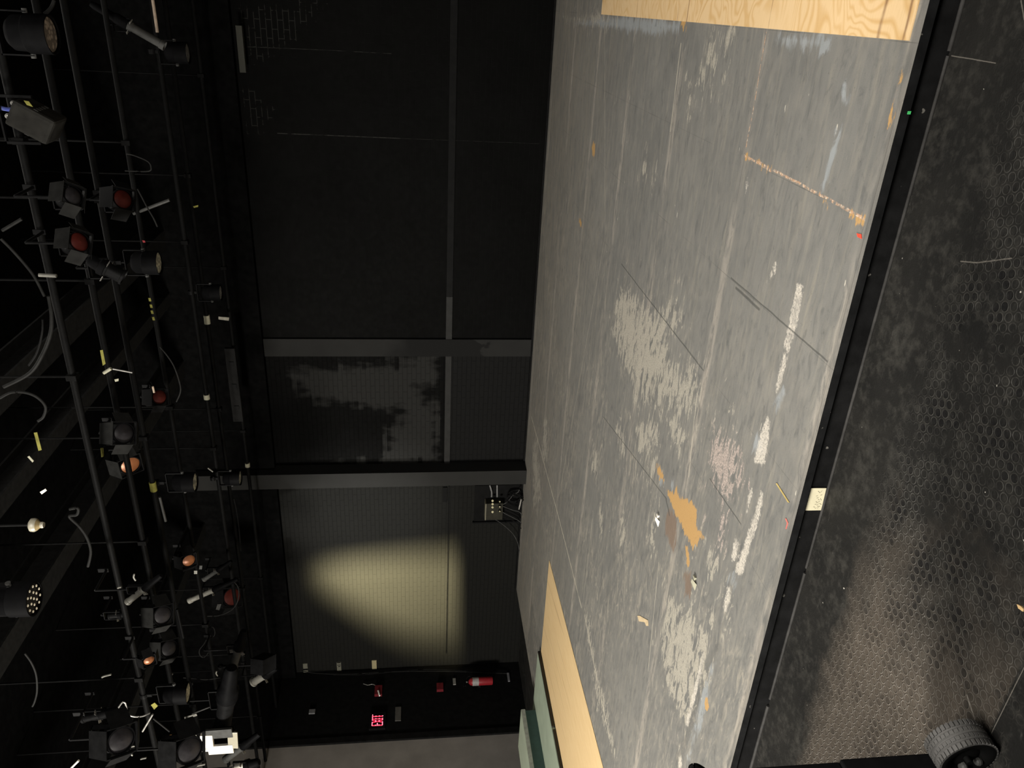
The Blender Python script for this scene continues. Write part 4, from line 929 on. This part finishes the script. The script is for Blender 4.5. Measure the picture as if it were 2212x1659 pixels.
b = MB(); b.lathe([(R0 * 0.62, -wh * 0.8), (R0 * 0.86, -wh * 1.05), (R0 * 0.96, -wh), (R0 * 0.955, -wh * 0.55), (R0 * 0.93, -wh * 0.5), (R0 * 0.97, -wh * 0.42), (R0 * 0.985, -wh * 0.1), (R0 * 0.95, -wh * 0.04), (R0 * 0.95, wh * 0.04), (R0 * 0.985, wh * 0.1), (R0 * 0.97, wh * 0.42), (R0 * 0.93, wh * 0.5), (R0 * 0.955, wh * 0.55), (R0 * 0.96, wh), (R0 * 0.86, wh * 1.05), (R0 * 0.62, wh * 0.8)], TW, n=64)
whl = b.build('wheel', M_tyre, root, smooth=True)
b = MB()
for k in range(40):
    A = TW @ Matrix.Rotation(2 * math.pi * k / 40, 4, 'Z')
    b.box((R0 * 0.955, -0.0045, wh * 0.62), (R0 * 1.0, 0.0045, wh * 1.03), A); b.box((R0 * 0.955, -0.0045, -wh * 1.03), (R0 * 1.0, 0.0045, -wh * 0.62), A)
    b.box((R0 * 0.965, -0.006, wh * 0.12), (R0 * 1.0, 0.005, wh * 0.40), A @ Matrix.Rotation(0.08, 4, 'Z')); b.box((R0 * 0.965, -0.006, -wh * 0.40), (R0 * 1.0, 0.005, -wh * 0.12), A)
b.build('tread', M_tyre, whl, bevel=0.0)
b = MB(); b.lathe([(0.001, wh * 0.7), (R0 * 0.3, wh * 0.75), (R0 * 0.5, wh * 0.6), (R0 * 0.62, wh * 0.95), (R0 * 0.84, wh * 1.09), (R0 * 0.91, wh * 1.06), (R0 * 0.91, -wh * 1.06), (R0 * 0.6, -wh * 0.9), (0.001, -wh * 0.7)], TW, n=40); b.build('hub', M_hub, whl, smooth=True)
b = MB(); b.cyl(TW @ V(0, 0, 0), TW @ V(0, 0, 0.05), 0.010); b.build('axle', M_hub, root)
q = at(2113, 1645, Y=1.5); MB().sph(q, 0.014, 10).build('axle_nut', M_mid, root)
q = at(2080, 1657, Y=1.5); MB().sph(q, 0.02, 10, (1, 1, 0.6)).build('axle_nut', M_mid, root)

# ------------------------------------------------------------------ wall panel with stage cables
YP = WALL - 0.0
def wp(x, y, off=0.0): return at(x, y, Y=WALL - off)
pA, pB = wp(1026, 1048), wp(1128, 1122)
root = thing('connector_panel', 'black floor level connector box with brass sockets on the back wall by the left column', 'wall box', wp(1066, 1095))
MB().box((pB.x, WALL - 0.018, max(0.03, pB.z)), (pA.x - 0.0, WALL - 0.001, pA.z)).build('back_board', M_raild, root, bevel=0.003)
MB().box((pB.x - 0.03, WALL - 0.05, 0.03), (pB.x, WALL - 0.001, pA.z + 0.02)).build('frame_post', M_gl, root, bevel=0.003)
bA, bB = wp(1049, 1076), wp(1083, 1110)
bod = MB().box((bB.x, WALL - 0.16, bB.z), (bA.x, WALL - 0.018, bA.z)).build('box_body', plain('dark olive metal box', (0.018, 0.017, 0.012), 0.6, spec=0.1), root, bevel=0.004)
MB().box((bB.x, WALL - 0.165, bA.z), (bA.x, WALL - 0.02, bA.z + 0.015)).build('box_lip', plain('pale metal lip', (0.12, 0.11, 0.075), 0.5), bod)
M_brass = plain('brass socket', (0.36, 0.33, 0.2), 0.4, 0.3)
for yy in (1082, 1089, 1096, 1106): MB().cyl(at(1064, yy, Y=WALL - 0.16), at(1064, yy, Y=WALL - 0.18), 0.018).build('socket', M_brass, bod, smooth=True)
for yy in (1083, 1094, 1104):
    q = at(1079.5, yy, Y=WALL - 0.18); MB().cyl(q + V(0, 0.02, 0), q, 0.022).build('plug', M_gl, bod, smooth=True); MB().cyl(q, q + V(0, -0.012, 0), 0.012).build('plug_tip', M_brass, bod, smooth=True)
for xx in (1062, 1074):
    MB().tube(smooth_path([at(xx, 1073, Y=WALL - 0.06), at(xx, 1062, Y=WALL - 0.06), at(xx - (4 if xx == 1062 else 0), 1048, Y=WALL - 0.04)]), 0.014).build('conduit', plain('grey conduit', (0.10, 0.10, 0.098), 0.5), root, smooth=True)
M_cablew = plain('dusty grey cable', (0.045, 0.045, 0.043), 0.6, spec=0.1)
def wcable(label, pts, r=0.006, mat=None, off=0.14):
    tag(MB().tube(smooth_path([at(a, c, Y=WALL - off) for a, c in pts]), r).build('cable', mat or M_cable, smooth=True), label, 'cable', 'cables at the wall box')
wcable('cable looping up from the wall box to the coil at the column foot', [(1084, 1091), (1096, 1084), (1108, 1070), (1118, 1064), (1122, 1058)], mat=M_cablew)
wcable('cable from the wall box sloping down to the floor, uppermost', [(1079, 1090), (1092, 1096), (1108, 1102), (1122, 1106), (1130, 1116)], mat=M_cablew)
wcable('cable from the wall box sloping down to the floor, middle one', [(1078, 1102), (1092, 1110), (1108, 1118), (1122, 1126), (1128, 1132)], mat=M_cablew)
wcable('cable from the wall box sloping down to the floor, lower one', [(1074, 1109), (1084, 1114), (1098, 1120), (1114, 1128), (1126, 1142)], mat=M_cable)
wcable('long thin cable swooping left from the wall box to the floor', [(1058, 1108), (1064, 1118), (1082, 1130), (1098, 1143), (1110, 1156), (1118, 1172), (1122, 1190), (1124, 1204)], 0.005, M_cablew)
coil = []
for k in range(60):
    a = k * 0.62; rr = 0.10 + 0.02 * math.sin(k * 1.7)
    coil.append(V(-7.05 - 0.12 + rr * math.cos(a) * 1.15, WALL - 0.14 + 0.05 * math.sin(a * 0.7), 0.15 + rr * 1.25 * math.sin(a)))
tag(MB().tube(coil, 0.0065, 6).build('cable_coil', M_cable, smooth=True), 'messy coil of black cable leaning on the wall at the column foot', 'cable coil')
q0, q1 = at(1121, 1100, Y=WALL - 0.2), at(1126, 1078, Y=WALL - 0.2)
tag(MB().cyl(q0, q1, 0.012).build('cable_connector', M_steel, smooth=True), 'shiny metal cable connector hanging beside the cable coil', 'connector')

# ------------------------------------------------------------------ left wall fittings
def lw(x, y, off=0.0): return at(x, y, X=XL + off)
# fire extinguisher
pt, pbm = lw(1012, 1471, 0.11), lw(1064, 1471, 0.11)
er = 0.072; ex, ey = XL + 0.11, pt.y - 0.02; zb, ztop = pbm.z, pt.z
root = thing('fire_extinguisher', 'red fire extinguisher hanging low on the black left wall', 'fire extinguisher', (ex, ey, zb))
T = Matrix.Translation((ex, ey, zb)); Lh = ztop - zb
MB().lathe([(0.001, 0), (er * 0.9, 0.0), (er, 0.015), (er, Lh * 0.82), (er * 0.8, Lh * 0.93), (er * 0.35, Lh), (0.001, Lh)], T, n=24).build('cylinder', M_redp, root, smooth=True)
MB().lathe([(er * 1.01, Lh * 0.58), (er * 1.012, Lh * 0.58), (er * 1.012, Lh * 0.84), (er * 1.01, Lh * 0.84)], T, n=24).build('paper_band', plain('greyish label band', (0.2, 0.19, 0.185), 0.6), root, smooth=True)
b = MB(); b.cyl((ex, ey, zb + Lh), (ex, ey, zb + Lh + 0.06), 0.018); b.box((ex - 0.01, ey - 0.09, zb + Lh + 0.05), (ex + 0.01, ey + 0.02, zb + Lh + 0.065)); b.box((ex - 0.01, ey - 0.1, zb + Lh + 0.085), (ex + 0.01, ey + 0.02, zb + Lh + 0.10)); b.build('valve_handle', M_gl, root)
MB().tube(smooth_path([(ex, ey + 0.02, zb + Lh + 0.04), (ex + 0.02, ey + 0.1, zb + Lh), (ex + 0.03, ey + 0.1, zb + Lh * 0.6), (ex + 0.03, ey + 0.085, zb + Lh * 0.3)]), 0.01).build('hose', M_gl, root, smooth=True)
MB().sph((ex + 0.02, ey - 0.02, zb + Lh + 0.03), 0.014).build('gauge', M_steel, root)
MB().box((XL + 0.001, ey - 0.04, zb + Lh * 0.5), (XL + 0.04, ey + 0.04, zb + Lh * 0.6)).build('bracket', M_gl, root)
def wall_plate(name, label, cat, x0, y0, x1, y1, mat, th=0.02, group=None):
    a, c = lw(x0, y0, th), lw(x1, y1, th)
    o = MB().box((XL + 0.001, min(a.y, c.y), min(a.z, c.z)), (XL + th, max(a.y, c.y), max(a.z, c.z))).build(name, mat, bevel=0.003); tag(o, label, cat, group); return o
def corner_sign(label, x0, y0, x1, y1, mat, bars):
    a, c = at(x0, y0, Y=WALL - 0.012), at(x1, y1, Y=WALL - 0.012)
    root = thing('wall_notice', label, 'notice', ((a.x + c.x) / 2, WALL - 0.01, c.z), 'notices in the left back corner')
    MB().box((c.x, WALL - 0.012, c.z), (a.x, WALL - 0.001, a.z)).build('card', mat, root)
    for k, (u0, v0, u1, v1) in enumerate(bars):
        X0, X1 = a.x + (c.x - a.x) * v0, a.x + (c.x - a.x) * v1; Z0, Z1 = a.z + (c.z - a.z) * u0, a.z + (c.z - a.z) * u1
        MB().box((min(X0, X1), WALL - 0.014, min(Z0, Z1)), (max(X0, X1), WALL - 0.012, max(Z0, Z1))).build('dark_print', M_gl, root)
M_not = plain('yellowed notice card', (0.22, 0.19, 0.105), 0.7, var=0.08); M_not2 = plain('greyed notice card', (0.085, 0.083, 0.062), 0.7, var=0.15)
corner_sign('yellowed blank notice card, lowest of the three by the left corner', 803, 1427, 814, 1452, M_not, [])
corner_sign('greyed notice card with dark print, middle of the three by the left corner', 727, 1431, 738, 1456, M_not2, [(0.1, 0.0, 0.9, 0.06), (0.1, 0.2, 0.9, 0.25), (0.3, 0.33, 0.8, 0.38), (0, 0.9, 1, 0.94)])
corner_sign('dull notice card split by a dark band, highest of the three by the left corner', 654, 1434, 666, 1459, M_not2, [(0, 0.42, 1, 0.56)])
# extinguisher tag card, red boxes, small plates
wall_plate('wall_tag', 'small pale tag on the left wall just above the extinguisher', 'tag', 978, 1465, 985, 1478, plain('pale tag', (0.16, 0.155, 0.145), 0.6))
wall_plate('outlet_plate', 'small grey outlet plate low on the left wall below the extinguisher', 'outlet', 1095, 1453, 1102, 1471, plain('grey outlet', (0.13, 0.13, 0.14), 0.6))
wall_plate('junction_box', 'dull red junction box on the left wall above the extinguisher', 'box', 943, 1475, 958, 1489, M_darkred, 0.06)
wall_plate('switch_plate', 'tall dim switch plate on the left wall right below the exit sign', 'switch', 854, 1527, 866, 1556, plain('dim grey plate', (0.045, 0.043, 0.04), 0.6))
wall_plate('wall_sensor', 'small dim sensor high on the left wall beside the exit sign', 'sensor', 668, 1532, 680, 1540, plain('dim sensor', (0.11, 0.11, 0.115), 0.6), 0.03)
a, c = lw(810, 1481, 0.05), lw(825, 1500, 0.05)
root = thing('alarm_pull_box', 'red alarm pull box with white lever on the left wall near the exit sign', 'alarm', lw(817, 1490))
MB().box((XL + 0.001, min(a.y, c.y), c.z), (XL + 0.06, max(a.y, c.y), a.z)).build('box_body', M_darkred, root, bevel=0.004)
q0, q1 = lw(817, 1492, 0.07), lw(820, 1503, 0.07); MB().cyl(q0, q1, 0.014).build('lever', plain('white lever', (0.6, 0.58, 0.55), 0.5), root)
MB().tube(smooth_path([lw(785, 1477, 0.02), lw(795, 1480, 0.03), lw(804, 1478, 0.03), lw(812, 1481, 0.05)]), 0.006).build('wire', M_steel, root, smooth=True)
for lab, pts, mm in (('thin cable running up the left back corner past the notices', [(1095, 1455), (1020, 1452), (960, 1450), (900, 1450), (830, 1452), (760, 1456), (690, 1455), (640, 1448)], M_cableg),
                 ('second thin cable crossing the left back corner near the outlet', [(1070, 1456), (1000, 1449), (925, 1446), (860, 1450), (790, 1457), (720, 1458)], M_cable)):
    tag(MB().tube(smooth_path([at(a_, c_, X=XL + 0.03) if c_ > 1443 else at(a_, c_, Y=WALL - 0.02) for a_, c_ in pts]), 0.005).build('cable', mm, smooth=True), lab, 'cable', 'cables in the left back corner')
# exit sign with red dotted letters, seen at a slant
M_exit = plain('red led letters', (0.5, 0.0, 0.03), 0.4, emit=(1.0, 0.03, 0.10), es=0.55, var=0.02)
M_exitd = plain('bright red led', (0.9, 0.3, 0.4), 0.4, emit=(1.0, 0.25, 0.35), es=2.2, var=0.02)
a, c = lw(805, 1545, 0.05), lw(826, 1566, 0.05)
y0, y1 = min(a.y, c.y), max(a.y, c.y); z0, z1 = min(a.z, c.z), max(a.z, c.z)
root = thing('exit_sign', 'black exit sign with glowing red dotted letters on the left wall', 'exit sign', lw(815, 1555))
MB().box((XL + 0.001, y0 - 0.06, z0 - 0.05), (XL + 0.045, y1 + 0.06, z1 + 0.05)).build('sign_box', M_gl, root, bevel=0.004)
def stroke(pts):
    """letter stroke in sign units: u along the wall 0..1 (towards the corner), v up 0..1"""
    P = [V(XL + 0.048, y0 + (y1 - y0) * u, z0 + (z1 - z0) * v) for u, v in pts]; return P
letters = {'letter_e': [[(0.0, 0), (0.0, 1)], [(0, 1), (0.19, 1)], [(0, 0.5), (0.16, 0.5)], [(0, 0), (0.19, 0)]], 'letter_x': [[(0.28, 0), (0.50, 1)], [(0.28, 1), (0.50, 0)]],
           'letter_i': [[(0.62, 0), (0.62, 1)]], 'letter_t': [[(0.87, 0), (0.87, 1)], [(0.74, 1), (1.0, 1)]]}
for nm, sts in letters.items():
    b = MB(); d = MB()
    for s_ in sts:
        P = stroke(s_); b.cyl(P[0], P[1], 0.010, n=8)
        n_ = max(2, int((P[1] - P[0]).length / 0.05))
        for k in range(n_ + 1): d.sph(P[0].lerp(P[1], k / n_) + V(0.008, 0, 0), 0.007, 8)
    lo = b.build(nm, M_exit, root); d.build('led_dots', M_exitd, lo)

# ------------------------------------------------------------------ lights
def area(name, loc, target, sx_, sy_, power, col):
    l = bpy.data.lights.new(name, 'AREA'); l.shape = 'RECTANGLE'; l.size = sx_; l.size_y = sy_; l.energy = power; l.color = col
    o = bpy.data.objects.new(name, l); COL.objects.link(o); o.location = loc
    o.rotation_euler = (Vector(target) - Vector(loc)).to_track_quat('-Z', 'Y').to_euler(); return o
area('house_light_left', (-8.4, -1.2, 3.9), (-5.0, 4.2, 0.0), 1.6, 1.6, 1650, (1.0, 0.95, 0.86))
area('house_light_right', (-0.6, 0.1, 3.8), (-1.2, 3.0, 0.0), 3.0, 1.2, 340, (1.0, 0.95, 0.87))
l_ = area('overhead_fill', (-1.6, 6.2, 5.45), (-1.6, 6.4, 0.0), 4.0, 3.0, 38, (1.0, 0.95, 0.87)); l_.data.spread = math.radians(125)  # added weak fill over the far stage, no lamp known there
# shuttered spotlight that throws the yellow pool on the wall
S = V(-7.6, 7.4, 3.66); tgt = V(-9.15, WALL, 1.9)
wall_poly = [at(x, y, Y=WALL) for x, y in ((991, 1191), (850, 1202), (720, 1212), (668, 1224), (640, 1240), (690, 1275), (760, 1312), (810, 1345), (862, 1374), (925, 1396), (991, 1402))]
ax = (tgt - S).normalized(); dist = 0.045; D2 = 0.17; cen = S + ax * dist
uu = ax.cross(V(0, 0, 1)).normalized(); vv = uu.cross(ax).normalized()
hole = []
for w in wall_poly:
    if w.z < 1.2: w = w - V(0, 0, 0.5)
    d_ = w - S; t_ = dist / d_.dot(ax); q = S + d_ * t_ - cen; hole.append((q.dot(uu), q.dot(vv)))
root = thing('shutter_spotlight', 'black box spotlight throwing the yellow pool of light on the back wall', 'stage light', S)
bm = bmesh.new(); Rr = 0.095
outer = [bm.verts.new(cen + uu * (Rr * sgx) + vv * (Rr * sgy)) for sgx, sgy in ((-1, -1), (1, -1), (1, 1), (-1, 1))]
inner = [bm.verts.new(cen + uu * h0 + vv * h1) for h0, h1 in hole]
ed = [bm.edges.new((outer[i], outer[(i + 1) % 4])) for i in range(4)] + [bm.edges.new((inner[i], inner[(i + 1) % len(inner)])) for i in range(len(inner))]
bmesh.ops.triangle_fill(bm, edges=ed, use_beauty=True)
me = bpy.data.meshes.new('shutter_plate'); bm.to_mesh(me); bm.free(); me.materials.append(M_gl)
o = bpy.data.objects.new('shutter_plate', me); COL.objects.link(o); o.parent = root; o.matrix_parent_inverse = Matrix.Translation(S).inverted()
b = MB(); Tm = Matrix((uu, vv, ax)).transposed().to_4x4(); Tm.translation = S
for lo, hi in (((-Rr, -Rr, -0.08), (-Rr + 0.006, Rr, D2)), ((Rr - 0.006, -Rr, -0.08), (Rr, Rr, D2)), ((-Rr, -Rr, -0.08), (Rr, -Rr + 0.006, D2)), ((-Rr, Rr - 0.006, -0.08), (Rr, Rr, D2)), ((-Rr, -Rr, -0.085), (Rr, Rr, -0.08))): b.box(lo, hi, Tm)
b.build('housing', M_gl, root)
e0, e1 = at(991, 1150, Y=WALL), at(991, 1440, Y=WALL)
cc = S + ax * D2
def on_gate(w, dd):
    d_ = w - S; q = S + d_ * (dd / d_.dot(ax)) - (S + ax * dd); return q.dot(uu), q.dot(vv)
g0, g1 = on_gate(e0, D2), on_gate(e1, D2)
k_ = (g1[1] - g0[1]) / (g1[0] - g0[0]); yl, yr = g0[1] + k_ * (-Rr - g0[0]), g0[1] + k_ * (Rr - g0[0])
MB().slab([cc - uu * Rr - vv * Rr, cc + uu * Rr - vv * Rr, cc + uu * Rr + vv * yr, cc - uu * Rr + vv * yl], ax * 0.002).build('shutter_blade', M_gl, root)
clamp_mb(S.x, S.y, S.z + 0.09, ZP + 0.05).build('clamp', M_can2, root, smooth=True)
def spot(name, loc, target, ang, blend, power, col, rad):
    l = bpy.data.lights.new(name, 'SPOT'); l.spot_size = math.radians(ang); l.spot_blend = blend; l.energy = power; l.color = col; l.shadow_soft_size = rad
    o = bpy.data.objects.new(name, l); COL.objects.link(o); o.location = loc
    o.rotation_euler = (Vector(target) - Vector(loc)).to_track_quat('-Z', 'Y').to_euler(); return o
spot('pool_lamp', S, V(-8.9, WALL, 1.9), 60, 1.0, 17500, (1.0, 0.87, 0.51), 0.0055)
spot('wall_wash', (-8.6, 4.0, 3.4), (-7.5, WALL, 2.55), 28, 1.0, 2400, (1.0, 0.98, 0.92), 0.05)

w = bpy.data.worlds.new('world'); SC.world = w; w.use_nodes = True
w.node_tree.nodes['Background'].inputs[0].default_value = (0.5, 0.5, 0.55, 1); w.node_tree.nodes['Background'].inputs[1].default_value = 0.002
SC.view_settings.view_transform = 'Standard'; SC.view_settings.look = 'None'; SC.view_settings.exposure = 0.0; SC.view_settings.gamma = 1.0
SC.view_settings.use_curve_mapping = False
